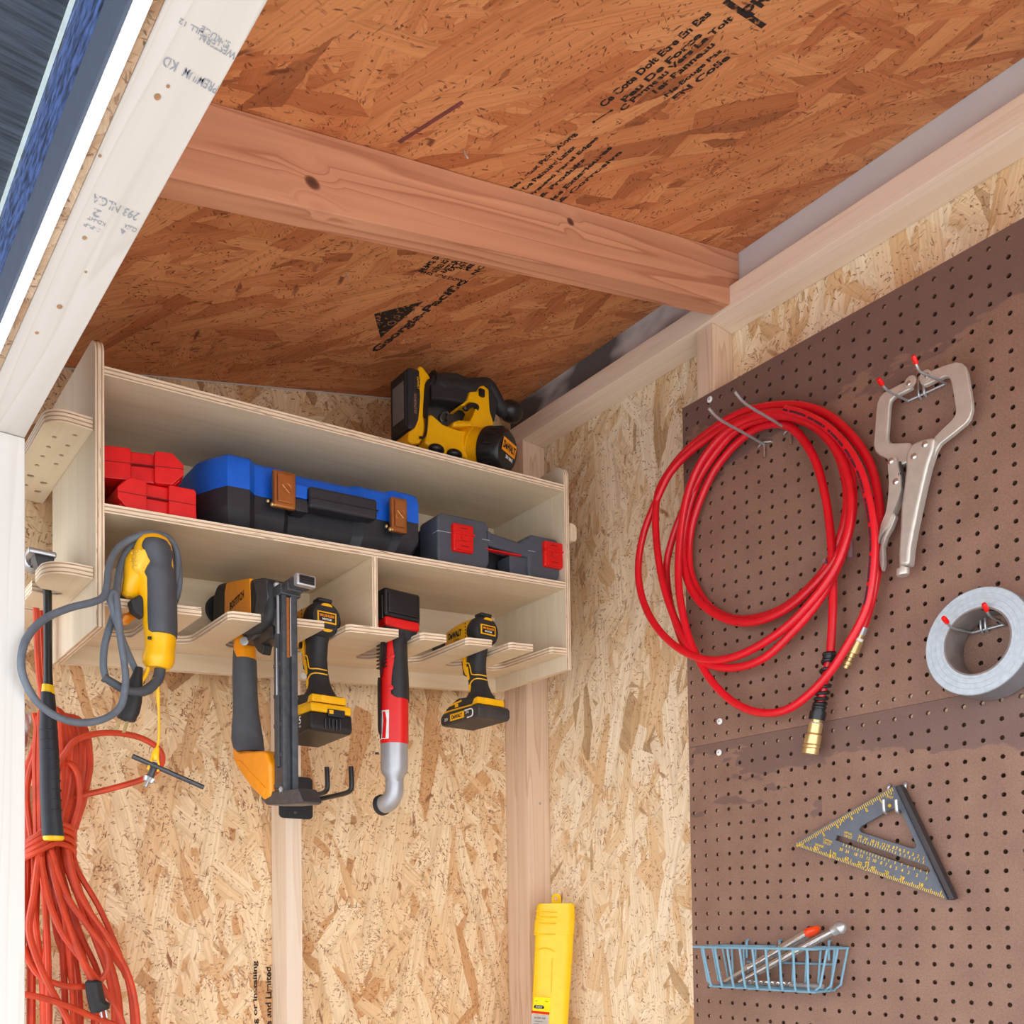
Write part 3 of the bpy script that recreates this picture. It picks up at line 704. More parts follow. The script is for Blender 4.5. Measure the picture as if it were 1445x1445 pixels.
        mb = MB(); mb.prism([L(-.0381, a, b_) for a, b_ in ((.062, -.157), (.034, -.157), (.044, -.168), (.034, -.183), (.066, -.183), (.054, -.170))], (.001, 0, 0)); mb.build('battery_badge', m_yel, b)
        mb = MB(); mb.text('DeWALT', L(-.0366, .049, -.152), -Y_, Z_, .006, .026, bold=.05); mb.build('battery_lettering', m_ink, b); mb = MB(); mb.text('XR', L(-.0385, .049, -.170), -Y_, Z_, .009, .013, bold=.05); mb.build('battery_lettering', m_ink, b)
        mb = MB(); mb.text('5', L(-.0378, .022, -.167), -Y_, Z_, .012, .0085); mb.text('Ah', L(-.0378, .022, -.177), -Y_, Z_, .004, .007); mb.build('battery_lettering', m_white, b); mb = MB(); mb.text('20V', L(-.0378, .078, -.172), -Y_, Z_, .006, .011); mb.build('battery_lettering', m_white, b)
    else:
        mb.prism([L(-.0365, a, b) for a, b in ((-.012, -.1425), (.098, -.1425), (.106, -.150), (.106, -.162), (.098, -.167), (-.012, -.167), (-.017, -.162), (-.017, -.148))], (.073, 0, 0), .005, 3)
        b = mb.build('battery', plain('dusty_black_plastic', (58, 54, 54), .6, amt=.35, sc=50, bump=.2), o)
        mb = MB(); mb.box(L(-.0368, .050, -.155), (.0012, .044, .0125)); mb.build('battery_badge', m_yel, b)
        mb = MB(); mb.text('DeWALT', L(-.0376, .050, -.155), -Y_, Z_, .0075, .033, bold=.05); mb.build('battery_lettering', m_ink, b)
        mb = MB(); mb.text('20V', L(-.0372, .085, -.156), -Y_, Z_, .006, .012); mb.build('battery_lettering', m_white, b); mb = MB(); mb.text('2Ah', L(-.0372, .018, -.153), -Y_, Z_, .005, .010)
        mb.tube(crom([L(-.0366, .026, -.149), L(-.0368, .006, -.149), L(-.0368, .001, -.154), L(-.0368, .003, -.162), L(-.0366, .018, -.163)], 4), .0012, 6)
        mb.build('battery_lettering', m_white, b)
    return o
z1_ = onY(463, 872, 1.366).z; z2_ = onY(692, 890, 1.374).z
make_drill('cordless drill with tall battery hanging just right of the nailer', .7145, 1.366, z1_, True)
make_drill('cordless drill with slim dusty battery hanging furthest right, near the corner stud', 1.047, 1.374, z2_, False)

# ------------------------------------------------------------------ red right angle tool
XT = .853; YT = 1.391
o = thing('right_angle_driver', 'red cordless right angle driver with silver head hanging between the two drills', 'power tool', (XT, YT, onY(557, 1100, YT).z))
mb = MB(); ploft(mb, [(888, 540, 578, .9), (905, 540, 572, .95), (930, 538, 573), (957, 536.5, 575), (985, 535.5, 576.3), (1010, 535, 576.5), (1040, 536, 576.5), (1051, 537, 576)], 'Y', YT, .0245, 22, pw=2.4)
mb.build('body', m_red, o)
mb = MB(); ploft(mb, [(884, 549, 588, .95), (893, 551, 584, .98), (899, 551, 574.5, 1.02), (915, 551.5, 574.3, 1.06), (935, 551.2, 575, 1.06), (950, 549, 576, 1.06), (960, 548, 576.5, 1.06), (984, 547.2, 577.2, 1.06), (989, 549, 577, 1.0)], 'Y', YT - .0035, .0262, 22, pw=2.6)
mb.build('grip', m_rub, o)
mb = MB(); ploft(mb, [(896, 537.6, 551, .9), (910, 537, 548, .95), (930, 536, 546.5, .95), (945, 536.2, 542, .9), (957, 537.6, 539.5, .8)], 'Y', YT - .002, .0225, 16)
for k in range(8):
    c_ = onY(538.5, 905 + k * 5.2, YT - .004); mb.box(c_, (.006, .026, .0026), .0008)
mb.build('ribbed_grip', m_black, o)
mb = MB(); ploft(mb, [(958, 533.4, 538, .5), (966, 532.8, 539, .6), (1030, 533.4, 539, .6), (1036, 534.5, 539, .5)], 'Y', YT, .02, 12); mb.build('paddle_switch', m_black, o)
for py, px in ((932, 557), (976, 555)):
    mb = MB(); c_ = onY(px, py, YT) - HF * .0302; mb.lathe([(.0042, .002), (.0042, -.0004), (.0026, -.0008), (.002, .001)], c_, HF, 14); mb.build('screw_boss', m_redc, o)
def patch(st, eps, n=6):           # strips that hug the rounded body between two pixel columns
    mb = MB(); 
    for (py0, l0, r0), (py1, l1, r1) in zip(st[:-1], st[1:]):
        for k in range(n):
            q = []
            for py, l, r, t in ((py0, l0, r0, k / n), (py0, l0, r0, (k + 1) / n), (py1, l1, r1, (k + 1) / n), (py1, l1, r1, k / n)):
                px = l + (r - l) * t; c0 = onY(556, py, YT); s_ = (px - 556) * pxm(c0); hw = 20.4 * pxm(c0)
                dep = .0245 * max(0, 1 - min(1, abs(s_ / hw)) ** 2.4) ** (1 / 2.4)
                q.append(c0 + HR * s_ - HF * (dep + eps))
            mb.flat(q)
    return mb
patch([(1006, 539, 552), (1046, 537.5, 551.5)], .0007).build('label', m_white, o)
patch([(1009, 538.4, 541.4), (1045, 537.6, 540.6)], .0011).build('label_stripe', m_dkgrey, o)
patch([(1008, 542.5, 546.5), (1020, 543.5, 548.5), (1045, 541.5, 547)], .0011).build('label_emblem', m_red, o)
mb = MB(); ploft(mb, [(1050.5, 536.6, 576), (1056, 537, 575.6), (1085, 537, 575.6), (1092, 539, 573, .95), (1098, 544, 569, .8), (1104, 544.5, 568.5, .72)], 'Y', YT, .0235, 24)
zA = onY(556.5, 1100, YT); k_ = pxm(zA)
pth = crom([zA + V((0, 0, .004)), zA + V((0, 0, -.012)), zA + V((-.001, .002, -.026)), zA + V((-.004, .012, -.038)), zA + V((-.006, .028, -.041))], 6)
mb.tube(pth, [.0158] * len(pth), 22)
mb.build('gear_head', m_alu, o)
e_ = pth[-1]; d_ = (pth[-1] - pth[-3]).normalized()
MB().lathe([(.0172, -.003), (.0182, 0), (.0182, .006), (.015, .008), (.006, .008), (.006, .02)], e_, d_, 24).build('anvil_collar', m_rub, o)
mb = MB(); c_ = onY(534.5, 1063, YT); mb.lathe([(.002, -.006), (.002, 0)], c_, HR, 10); mb.build('button', m_black, o)
mb = MB()
c0 = onY(561, 852, YT); zt = onY(561, 833, YT - .03).z; zb_ = onY(561, 873, YT - .03).z; zr = onY(561, 886, YT - .03).z
mb.bx(XT - .036, XT + .036, YT - .034, YT + .048, zb_, zt, .005, 3)
mb.bx(XT - .030, XT + .030, YT - .037, YT + .040, zb_ + .006, zt - .008, .003)
mb.bx(XT + .033, XT + .038, YT - .028, YT + .03, zb_ - .004, zt - .012, .002); mb.bx(XT - .038, XT - .033, YT - .028, YT + .03, zb_ - .004, zt - .012, .002)
mb.build('battery', m_black, o)
mb = MB(); mb.bx(XT - .0345, XT + .0345, YT - .0335, YT + .046, zr, zb_ + .0005, .004, 3); mb.build('battery_mount', m_red, o)
mb = MB(); mb.loft([[V((XT + a * s_, YT + .004 + b * s2, z)) for a, b in ((-.032, -.03), (.032, -.03), (.032, .03), (-.032, .03))] for z, s_, s2 in ((zr + .001, 1, 1.1), (zr - .006, .95, 1), (zr - .016, .5, .7))]); mb.build('neck', m_rub, o)

# ------------------------------------------------------------------ framing nailer
XN = .612
o = thing('finish_nailer', 'black and orange-yellow nailer with long upright magazine hanging left of the tall-battery drill', 'nail gun', onY(400, 1130, 1.30))
mb = MB(); mb.prism([onX(a, b, XN - .023) for a, b in ((300, 838), (306, 823), (318, 820), (352, 816), (366, 814), (377, 816), (379, 830), (379, 862), (375, 878), (362, 892), (345, 895), (310, 893), (298, 880))], (.046, 0, 0), .009, 4); 
c_ = onX(303, 862, XN); mb.lathe([(.008, .018), (.018, .016), (.024, .008), (.0245, -.01)], onX(309, 862, XN), (0, 1, 0), 24)
mb.build('motor_head', m_rub, o)
mb = MB(); mb.prism([onX(a, b, XN - .0245) for a, b in ((316.5, 836), (319, 822), (352, 815.5), (353, 868), (345, 874), (316, 884))], (.049, 0, 0), .002, 2); cov = mb.build('side_cover', m_ora, o)
mb = MB(); mb.text('BOSTITCH', onX(334, 847, XN - .0252), V((0, -1, .10)), Z_, .0125, .056, bold=.03); mb.build('lettering', m_ink, cov)
mb = MB(); mb.prism([onX(a, b, XN - .0238) for a, b in ((356, 818), (375, 817), (377, 842), (371, 872), (358, 866), (361, 842))], (.0476, 0, 0), .003, 2); mb.build('front_guard', m_gun, o)
mb = MB(); ploft(mb, [(884, 334, 362), (900, 331, 360), (915, 330.5, 360), (931, 332, 361)], 'X', XN, .021, 18); mb.build('neck', m_ora, o)
mb = MB(); mb.lathe([(.004, .0), (.007, .0), (.007, -.003), (.003, -.0035)], onX(351, 911, XN) - HF * .0225, HF, 14); mb.build('selector_knob', m_steel, o)
mb = MB(); ploft(mb, [(914, 331.5, 348), (924, 330, 358, 1.02), (931, 329.5, 361.2, 1.03), (955, 329, 362, 1.03), (985, 329.5, 363), (1008, 329.5, 365), (1025, 328, 368), (1043, 327, 371, 1.02), (1056, 330, 372.5, 1.02), (1061, 335, 372.5)], 'X', XN, .0205, 20, pw=2.2)
mb.tube(crom([onX(337, 935, XN) - HF * .0205, onX(336.5, 965, XN) - HF * .0205, onX(340, 985, XN) - HF * .0208, onX(339, 1010, XN) - HF * .0205], 4), .0012, 6)
mb.build('handle', m_grub, o)
mb = MB(); mb.prism([onX(a, b, XN - .017) for a, b in ((327.5, 1046), (337, 1061), (371, 1059), (375, 1062), (380, 1076), (381, 1123), (371, 1129), (353, 1111), (336, 1087), (328, 1072))], (.034, 0, 0), .005, 3)
mb.lathe([(.012, -.004), (.0125, .012)], onX(352, 1068, XN) , (0, 0, 1), 18)
mb.prism([onX(a, b, XN - .0185) for a, b in ((329, 1071), (338, 1073), (374, 1112), (371, 1125), (353, 1107), (336, 1083))], (.037, 0, 0), .002)
mb.build('rear_bracket', m_ora, o)
y0, y1 = 1.287, 1.321; xa, xb = XN - .010, XN + .0115
zt = onX(392, 840, xa).z; zb_ = onX(392, 1131, xa).z
mb = MB(); mb.bx(xa, xb, y0 + .004, y1, zb_, zt, .0015); mb.bx(xa + .012, xb, y0 - .003, y0 + .006, zb_, zt, .001); mb.bx(xa - .001, xa + .006, y0, y0 + .006, zb_, zt, .001)
mb.bx(xa - .003, xa + .001, y0 + .012, y0 + .022, zb_ + .05, zt - .02, .001)
for k in range(6): mb.bx(xa - .0015, xa + .001, y0 + .006, y1 - .002, zb_ + .02 + k * .045, zb_ + .026 + k * .045, .0004)
mb.build('magazine', m_dmag, o)
mb = MB(); mb.bx(xa + .0062, xa + .0115, y0 + .0015, y0 + .006, zt - .095, zt - .006); mb.build('nail_strip', plain('collated_nails', (168, 98, 36), .45, .3, amt=.25, sc=300), o)
mb = MB(); mb.tube([(xa + .0115, y0 - .001, zt - .094), (xa + .0115, y0 - .001, zt - .006)], .0009, 6); mb.tube([(xa - .003, y0 + .010, zt - .06), (xa - .003, y0 + .010, zt + .004)], .0022, 8); mb.tube([(xa - .003, y0 + .016, zt - .15), (xa - .003, y0 + .016, zt - .08)], .0014, 8)
mb.build('guide_rod', m_steel, o)
mb = MB(); mb.prism([onX(a, b, xa - .004) for a, b in ((368, 1117), (392, 1117), (420, 1112), (428, 1131), (424, 1134), (400, 1136), (376, 1136), (368, 1128))], (.030, 0, 0), .002)
mb.build('magazine_foot', m_gun, o)
mb = MB(); c_ = onX(397, 1114, xa - .0045); mb.lathe([(.0042, .001), (.0046, -.0015), (.003, -.0025), (.0015, -.0015)], c_, (1, 0, 0), 14); mb.build('foot_screw', m_steel, o)
mb = MB()
mb.bx(xa - .006, xb + .006, y0 - .004, y0 + .050, zt - .004, zt + .012, .002); mb.bx(xa - .002, xb + .002, y0 - .020, y0 + .004, zt - .002, zt + .011, .002)
mb.bx(xa + .002, xb + .008, y0 - .034, y0 - .016, zt + .001, zt + .014, .002); mb.lathe([(.005, -.02), (.005, .012)], (XN, y0 - .002, zt + .016), (0, -1, 0), 14)
mb.build('nose', m_gun, o)
mb = MB(); mb.lathe([(.005, -.004), (.0055, .003), (.003, .006), (.001, .006)], (xa, y0 + .02, zt + .014), (0, 0, 1), 14); mb.build('nose_bolt', m_steel, o)
mb = MB(); mb.bx(xa, xb + .010, y0 - .046, y0 - .034, zt - .001, zt + .017, .003); tip = mb.build('contact_tip', m_steel, o)
mb = MB(); mb.bx(xa + .004, xb + .006, y0 - .0475, y0 - .0445, zt + .002, zt + .014, .001)
for k in range(3): mb.bx(xa + .006, xb + .004, y0 - .049, y0 - .046, zt + .0035 + k * .0035, zt + .0055 + k * .0035)
mb.build('rubber_pad', m_black, tip)
mb = MB(); mb.prism([onX(a, b, XN - .008) for a, b in ((355, 897), (370, 894), (372, 908), (369, 924), (363, 920), (358, 912))], (.016, 0, 0), .003); mb.bx(XN - .015, XN + .015, y0 + .028, y0 + .075, zt - .062, zt - .040, .004)
mb.build('trigger', m_black, o)
mb = MB(); mb.bx(XN - .012, XN + .012, y0 + .02, onX(352, 890, XN).y, zt - .045, zt - .028, .004); mb.build('bridge', m_gun, o)
# ------------------------------------------------------------------ corded drill
YD = 1.318
o = thing('corded_drill', 'yellow and grey corded drill wrapped in its cord at the left end of the rack', 'drill', onY(225, 945, YD))
mb = MB(); ploft(mb, [(756.5, 209, 229, .55), (760, 200, 236, .8), (766, 195, 240, .95), (775, 191, 242), (790, 188, 243.5), (806, 188, 245), (830, 195, 246), (850, 199, 246.5), (880, 203, 247), (899, 205.5, 247), (905, 206, 247), (920, 206, 245), (929, 202.5, 245, 1.05), (937, 203, 243, 1.0), (944, 208, 237, .8)], 'Y', YD, .021, 24, pw=2.2)
mb.build('housing', m_yel, o)
mb = MB(); ploft(mb, [(763.5, 211, 231, .6), (766, 206, 238, .92), (771, 204, 240.3, 1.06), (777, 202, 241.6, 1.09), (784, 205, 242.7, 1.09), (800, 212, 244.8, 1.08), (808, 207, 245.6, 1.08), (814, 204.6, 246, 1.07), (822, 208.5, 246.6, 1.07), (845, 210, 247.3, 1.07), (880, 211, 247.8, 1.07), (893, 212, 247.8, 1.06), (897.5, 216, 247.3, 1.0)], 'Y', YD - .006, .0225, 24, pw=2.3)
mb.build('rubber_grip', m_grub, o)
mb = MB(); ploft(mb, [(776, 193, 214, .4), (783, 185, 217, .8), (795, 179.5, 217), (808, 177.5, 214), (822, 178, 212), (832, 176, 205, .9), (841, 173.5, 199, .7), (846, 180, 194, .5)], 'Y', YD + .018, .027, 18)
mb.build('motor_housing', m_yel, o)
mb = MB(); ploft(mb, [(777.5, 197, 213, .5), (781, 191, 216.5, .9), (789, 188, 217), (799, 187.5, 213.5), (807, 189, 207.5, .95), (812, 194, 203, .5)], 'Y', YD - .002, .0165, 18); pad = mb.build('thumb_pad', plain('pad_yellow', (255, 205, 70), .5, amt=.08), o)
mb = MB()
for a, b in [(193, 787), (199, 784), (206, 783), (211, 786), (196, 792), (203, 790), (208, 792), (191, 797), (199, 798), (205, 798), (193, 803), (199, 804)]:
    c_ = onY(a, b, YD - .002) - HF * .0158; mb.lathe([(.0014, .001), (.0014, -.0005), (.0004, -.0008)], c_, HF, 8)
mb.build('grip_dimple', plain('pad_ochre', (232, 170, 40), .5), pad)
mb = MB(); c_ = onY(227.5, 775, YD) - HF * .0212; mb.lathe([(.0035, .003), (.0038, -.0012), (.0028, -.0016), (.0018, .0006)], c_, HF, 14); mb.build('rear_screw', m_gun, o)
zc_ = onY(203, 815, YD + .03).z; xc_ = onY(203, 815, YD + .05).x + .012
mb = MB(); mb.lathe([(.018, YD + .03), (.029, YD + .034), (.029, YD + .085), (.024, YD + .10), (.021, YD + .13)], (xc_, 0, zc_), (0, 1, 0), 22); mb.build('gear_case', m_black, o)
mb = MB(); mb.lathe([(.017, YD + .13), (.018, YD + .15), (.0165, YD + .175), (.010, YD + .19)], (xc_, 0, zc_), (0, 1, 0), 18); mb.build('chuck', m_gun, o)
mb = MB(); mb.prism(PYs([(184, 846), (199, 838), (204, 846), (203, 872), (197, 868), (188, 862)], YD - .006), (0, .018, 0), .003); mb.build('trigger', m_rub, o)
mb = MB(); ploft(mb, [(865, 182, 192, .6), (872, 172, 190), (880, 166, 180, .6)], 'Y', YD + .05, .012, 12); mb.build('front_handle', m_ora, o)
mb = MB()
for a, b in ((219.5, 906.5), (243.5, 912)):
    c_ = onY(a, b, YD) - HF * (.0205 if a < 230 else .011) + HR * (0 if a < 230 else 0); mb.box(c_, (.0052, .003, .0045), .001, 2, Matrix((HR, HF, Z_)).transposed())
mb.build('screw_hole', m_black, o)
ctl = [(226, 942, YD), (224, 955, YD - .004), (217, 966, YD - .010), (205, 974.5, YD - .016), (190, 976.5, YD - .020), (172, 971, YD - .022), (158, 963, YD - .022), (150, 958, YD - .022)]
pth = crom([onY(*c) for c in ctl], 5)
mb = MB(); mb.tube(pth, [.0078 - .0027 * i / (len(pth) - 1) for i in range(len(pth))], 14); mb.tube([pth[-1], pth[-1] + (pth[-1] - pth[-3]).normalized() * .004], .0062, 14); mb.build('strain_relief', m_grub, o)
A = [(150, 958, YD - .022), (146, 942, YD - .020), (147, 915, YD - .016), (153, 890, YD - .012), (160, 868, YD - .004), (164, 845, YD), (167, 815, YD + .010), (174, 788, YD + .016), (190, 765, YD + .014), (210, 755, YD + .008), (233, 758, YD + .012), (248, 775, YD + .02), (252.5, 805, YD + .028), (252, 830, YD + .032), (246, 850, YD + .04), (240, 852, YD + .05)]
B = [(200, 962, YD - .004), (196, 955, YD + .004), (182, 925, YD + .002), (170, 895, YD - .014), (160, 862, YD - .022), (155, 845, YD - .022), (158, 837, YD - .020), (163, 839, YD - .020), (166, 860, YD - .026), (170, 900, YD - .030), (176, 940, YD - .034), (177, 968, YD - .038), (170, 997, YD - .040), (148, 1014, YD - .044), (115, 1020, YD - .050), (82, 1012, YD - .058), (52, 990, YD - .068), (34, 958, YD - .074), (30, 930, YD - .076), (38, 900, YD - .070), (62, 874, YD - .056), (98, 858, YD - .044), (130, 850, YD - .034), (146, 842, YD - .026), (151, 825, YD - .018), (154, 800, YD - .008), (165, 776, YD + .002), (185, 761, YD + .004), (212, 753, YD - .002), (237, 759, YD + .004), (249, 778, YD + .012), (250, 805, YD + .02), (246, 825, YD + .034)]
A = [(x, y, yy + .0) for x, y, yy in A]
rC = .0047
o_c = MB(); o_c.tube(crom([onY(*c) for c in A], 6), rC, 12); o_c.tube(crom([onY(*c) for c in B], 6), rC, 12); o_c.build('power_cord', m_cord, o)
mb = MB()
p0, p1 = onY(197, 945, YD - .004), onY(186, 1014, YD - .012)
ploft(mb, [(942, 192, 201, .6), (955, 186, 200.5, .75), (975, 177, 200), (990, 169, 199.5), (1006, 165, 196, 1.0), (1013, 166, 192, .9), (1018, 176, 190, .7)], 'Y', YD - .010, .0105, 16, pw=2.4)
plug = mb.build('power_plug', m_rub, o)
mb = MB()
for a, b, c, d in ((168.5, 1015, 164.5, 1030), (179.5, 1018, 174.5, 1034)):
    q0, q1 = onY(a, b, YD - .012), onY(c, d, YD - .012); s_ = HR * .0022; t_ = HF * .0007
    mb.loft([[q0 - s_ - t_, q0 + s_ - t_, q0 + s_ + t_, q0 - s_ + t_], [q1 - s_ - t_, q1 + s_ - t_, q1 + s_ + t_, q1 - s_ + t_]])
mb.build('prong', m_brass, plug)
mb = MB(); pts = crom([onY(a, b, YD - .010) for a, b in ((209, 942), (206, 952), (199, 964), (206, 972), (214, 962), (219, 960), (223, 974), (224, 1000), (224.5, 1030), (223, 1050), (218, 1065), (216, 1070))], 5)
mb.tube(pts, [.0028] * 22 + [.0026 - .0010 * min(1, i / 8) for i in range(len(pts) - 22)], 8)
ploft(mb, [(957, 214, 222, .8), (968, 217, 225), (985, 220, 226, .8), (1000, 222, 225.5, .6)], 'Y', YD - .010, .003, 10)
ploft(mb, [(1055, 219, 225, .8), (1064, 213, 224.5), (1070, 213, 224.5), (1073, 215, 222, .8)], 'Y', YD - .010, .004, 10)
for q in (((215, 1069), (211, 1077), (209, 1086)), ((222, 1069), (224, 1079), (223, 1089))): mb.tube([onY(a, b, YD - .012) for a, b in q], .0018, 8)
mb.build('key_strap', m_yel, o)
ck = thing('chuck_key', 'dark steel chuck key dangling from the yellow strap of the corded drill', 'chuck key', onY(205, 1112, YD - .01))
mb = MB(); mb.tube([onY(187, 1067, YD - .012), onY(287, 1111, YD - .012)], .0034, 12); mb.build('handle_bar', m_gun, ck)
mb = MB(); mb.tube([onY(220, 1077, YD - .008), onY(212, 1096, YD - .008)], .0046, 14); mb.build('stem', m_gun, ck)
d_ = (onY(203, 1114, YD - .008) - onY(212, 1096, YD - .008)).normalized(); c_ = onY(212, 1096, YD - .008)
mb = MB(); ring = []
for h, r in ((0, .0042), (.002, .0082), (.008, .0064), (.009, .003)):
    u = d_.orthogonal().normalized(); w = d_.cross(u)
    ring.append([c_ + d_ * h + (u * math.cos(2 * math.pi * k / 20) + w * math.sin(2 * math.pi * k / 20)) * r * (1 if k % 2 else .72) for k in range(20)])
mb.loft(ring); mb.tube([c_ + d_ * .008, c_ + d_ * .016], .0026, 10); mb.build('gear_tip', m_steel, ck)

# ------------------------------------------------------------------ hammer
YH = 1.437
o = thing('hammer', 'long handled hammer with black and yellow grip hanging in the left end bracket', 'hammer', onY(75, 1187, YH))
mb = MB(); ploft(mb, [(800, 57, 69), (840, 61.5, 73), (900, 62, 73), (950, 62, 73.5), (972, 60.5, 75)], 'Y', YH, .0055, 14); mb.build('shaft', m_black, o)
mb = MB(); ploft(mb, [(978, 59.5, 75.5), (1000, 58.5, 78), (1030, 56.5, 80), (1070, 57, 82.5), (1120, 58, 84), (1150, 59, 86), (1180, 60.5, 89.5, 1.05)], 'Y', YH, .0115, 18, pw=2.2)
for k in range(9):
    y_ = 1030 + k * 14; l_ = 56.6 + (y_ - 1030) * .024; r_ = 80.2 + (y_ - 1030) * .058
    ploft(mb, [(y_, l_, r_, 1.0), (y_ + 1.2, l_ - .5, r_ + .5, 1.04), (y_ + 2.4, l_, r_, 1.0)], 'Y', YH, .0115, 18, pw=2.2)
mb.build('grip', plain('navy_rubber', (36, 40, 50), .55, bump=.15), o)
mb = MB(); ploft(mb, [(967, 60.3, 74.8), (979, 59.6, 76.2)], 'Y', YH, .0095, 16); ploft(mb, [(1179, 61, 89.3, 1.02), (1184, 61.5, 89.5, 1.02), (1186, 63, 88, .9)], 'Y', YH, .0115, 18); mb.build('yellow_band', m_yelb, o)
c_ = onY(60, 792, YH); 
mb = MB(); mb.loft([[c_ + V((a, b, z)) for a, b in ((-w, -d), (w, -d), (w, d), (-w, d))] for z, w, d in ((-.03, .007, .008), (-.012, .008, .010), (.0, .012, .012), (.008, .013, .012), (.0115, .010, .010))])
mb.loft([[c_ + V((a, y, z)) for a, z in ((-.010, -.002), (.010, -.002), (.010, .010), (-.010, .010))] for y in (.0, .03)]); mb.build('neck', m_black, o)
hz = onY(57, 785, YH).z; xl, xr = onY(37, 785, YH).x, onY(77, 785, YH).x
mb = MB(); mb.bx(xl, xr, YH - .014, YH + .012, hz - .002, hz + .006, .0025); mb.lathe([(.013, .03), (.0145, .034), (.0145, .050), (.012, .053)], ((xl + xr) / 2, YH, hz + .004), (0, 1, 0), 18); mb.build('head', m_steel, o)

# ------------------------------------------------------------------ orange extension cord
o = thing('extension_cord', 'orange extension cord bundled and hanging on the back wall beside the door post', 'cord', onY(90, 1440, 1.55))
rnd = random.Random(21); mb = MB(); rO = .0045
def oc(pts, r=rO): mb.tube(crom([onY(*p) for p in pts], 6), r, 8)
oc([(51, 858, 1.530), (52, 900, 1.535), (55, 950, 1.535), (62, 1000, 1.535), (70, 1060, 1.535)]); oc([(60, 862, 1.540), (61, 910, 1.545), (64, 960, 1.545), (74, 1010, 1.545), (84, 1070, 1.545)])
# bulging upper bundle
ups = [(32, 40, 1.53), (38, 46, 1.515), (50, 52, 1.505), (56, 58, 1.50), (62, 62, 1.50), (100, 74, 1.50), (107, 80, 1.505), (114, 86, 1.51), (120, 92, 1.52), (126, 97, 1.53), (95, 70, 1.495), (88, 68, 1.49)]
for i, (bx_, nx, yy) in enumerate(ups):
    tx = 70 + (bx_ - 75) * .42 + rnd.uniform(-5, 5)
    if bx_ < 40:
        oc([(tx, 1008, yy + .02), (52 + (bx_ - 32) * .7, 1026, yy + .01), (49 + (bx_ - 32) * .8, 1052, yy), (bx_ + 3, 1094, yy), (bx_, 1130, yy), (nx, 1192, yy)]); continue
    oc([(tx, 996 + abs(bx_ - 76) * .35, yy + .02), (bx_ * .62 + tx * .38, 1016, yy + .004), (bx_, 1062 + rnd.uniform(-12, 12), yy), (bx_ * .85 + nx * .15, 1115, yy), (bx_ * .4 + nx * .6, 1160, yy - .004), (nx, 1192, yy)])
oc([(76, 1090, 1.49), (92, 1063, 1.478), (110, 1043, 1.475), (150, 1034, 1.478), (195, 1040, 1.480), (225, 1058, 1.480), (227, 1080, 1.480), (205, 1098, 1.482), (160, 1112, 1.487), (110, 1124, 1.50), (92, 1130, 1.52)], .0046)
oc([(84, 1080, 1.50), (98, 1077, 1.488), (110, 1095, 1.485), (112, 1130, 1.49), (104, 1160, 1.495), (94, 1190, 1.50)])
oc([(100, 1018, 1.52), (118, 1030, 1.515), (125, 1052, 1.515), (127, 1085, 1.515), (117, 1130, 1.515), (106, 1170, 1.515)])
# wraps around the neck
for k, (ya, yb) in enumerate(((1196, 1166), (1204, 1176), (1190, 1158), (1210, 1186))):
    oc([(32, ya + 4, 1.53), (36, ya, 1.49), (55, ya * .6 + yb * .4, 1.472), (78, yb + 4, 1.470), (96, yb + 8, 1.476), (104, yb + 16, 1.492), (103, yb + 22, 1.53)])
# lower skirt
low = []
for i in range(22):
    t = i / 21; nx = 36 + 64 * t + rnd.uniform(-4, 4); bxx = 26 + 168 * (t ** 1.25) + rnd.uniform(-9, 9); yy = 1.50 + .05 * rnd.random()
    my = 1300 + rnd.uniform(-20, 20); mx = nx * .52 + bxx * .48 + rnd.uniform(-10, 6)
    oc([(nx, 1188, yy), (nx * .86 + mx * .14, 1225, yy - .004), (mx, my, yy - rnd.uniform(0, .02)), (bxx * .8 + mx * .2, 1380, yy - rnd.uniform(0, .015)), (bxx, 1455, yy), (bxx - 4, 1520, yy + .01)])
oc([(56, 1200, 1.478), (48, 1262, 1.47), (41, 1310, 1.466), (52, 1352, 1.462), (70, 1392, 1.462), (92, 1432, 1.465), (110, 1470, 1.468)], .0048)
oc([(58, 1210, 1.475), (66, 1260, 1.466), (84, 1310, 1.460), (108, 1345, 1.462), (148, 1398, 1.47), (172, 1440, 1.475), (180, 1480, 1.48)])
oc([(72, 1200, 1.475), (92, 1260, 1.470), (126, 1310, 1.470), (148, 1340, 1.470), (152, 1366, 1.470), (142, 1384, 1.472), (134, 1390, 1.475)])
oc([(70, 1205, 1.478), (82, 1260, 1.468), (98, 1310, 1.458), (118, 1360, 1.455), (131, 1386, 1.452)])
oc([(28, 1402, 1.468), (60, 1408, 1.458), (96, 1420, 1.456), (130, 1434, 1.462), (165, 1448, 1.466)])
oc([(30, 1330, 1.475), (42, 1358, 1.47), (60, 1380, 1.468), (95, 1392, 1.466), (122, 1392, 1.468)])
oc([(95, 1196, 1.482), (112, 1262, 1.478), (150, 1320, 1.478), (180, 1372, 1.482), (192, 1420, 1.485), (196, 1470, 1.49)])
mb.build('cord_bundle', m_ocord, o)
mb = MB(); ploft(mb, [(1383, 124, 138, .7), (1386, 121.5, 142), (1398, 122.5, 144), (1412, 125, 147), (1417, 126.5, 154, 1.1), (1424, 128, 153, 1.0), (1429, 131, 140, .8)], 'Y', 1.452, .0115, 16, pw=2.6)
cn = mb.build('cord_connector', m_rub, o)
mb = MB()
for px in (141, 148): mb.tube([onY(px, 1420, 1.449), onY(px + 3, 1436, 1.449)], .0016, 6)
mb.build('prong', m_steel, cn)
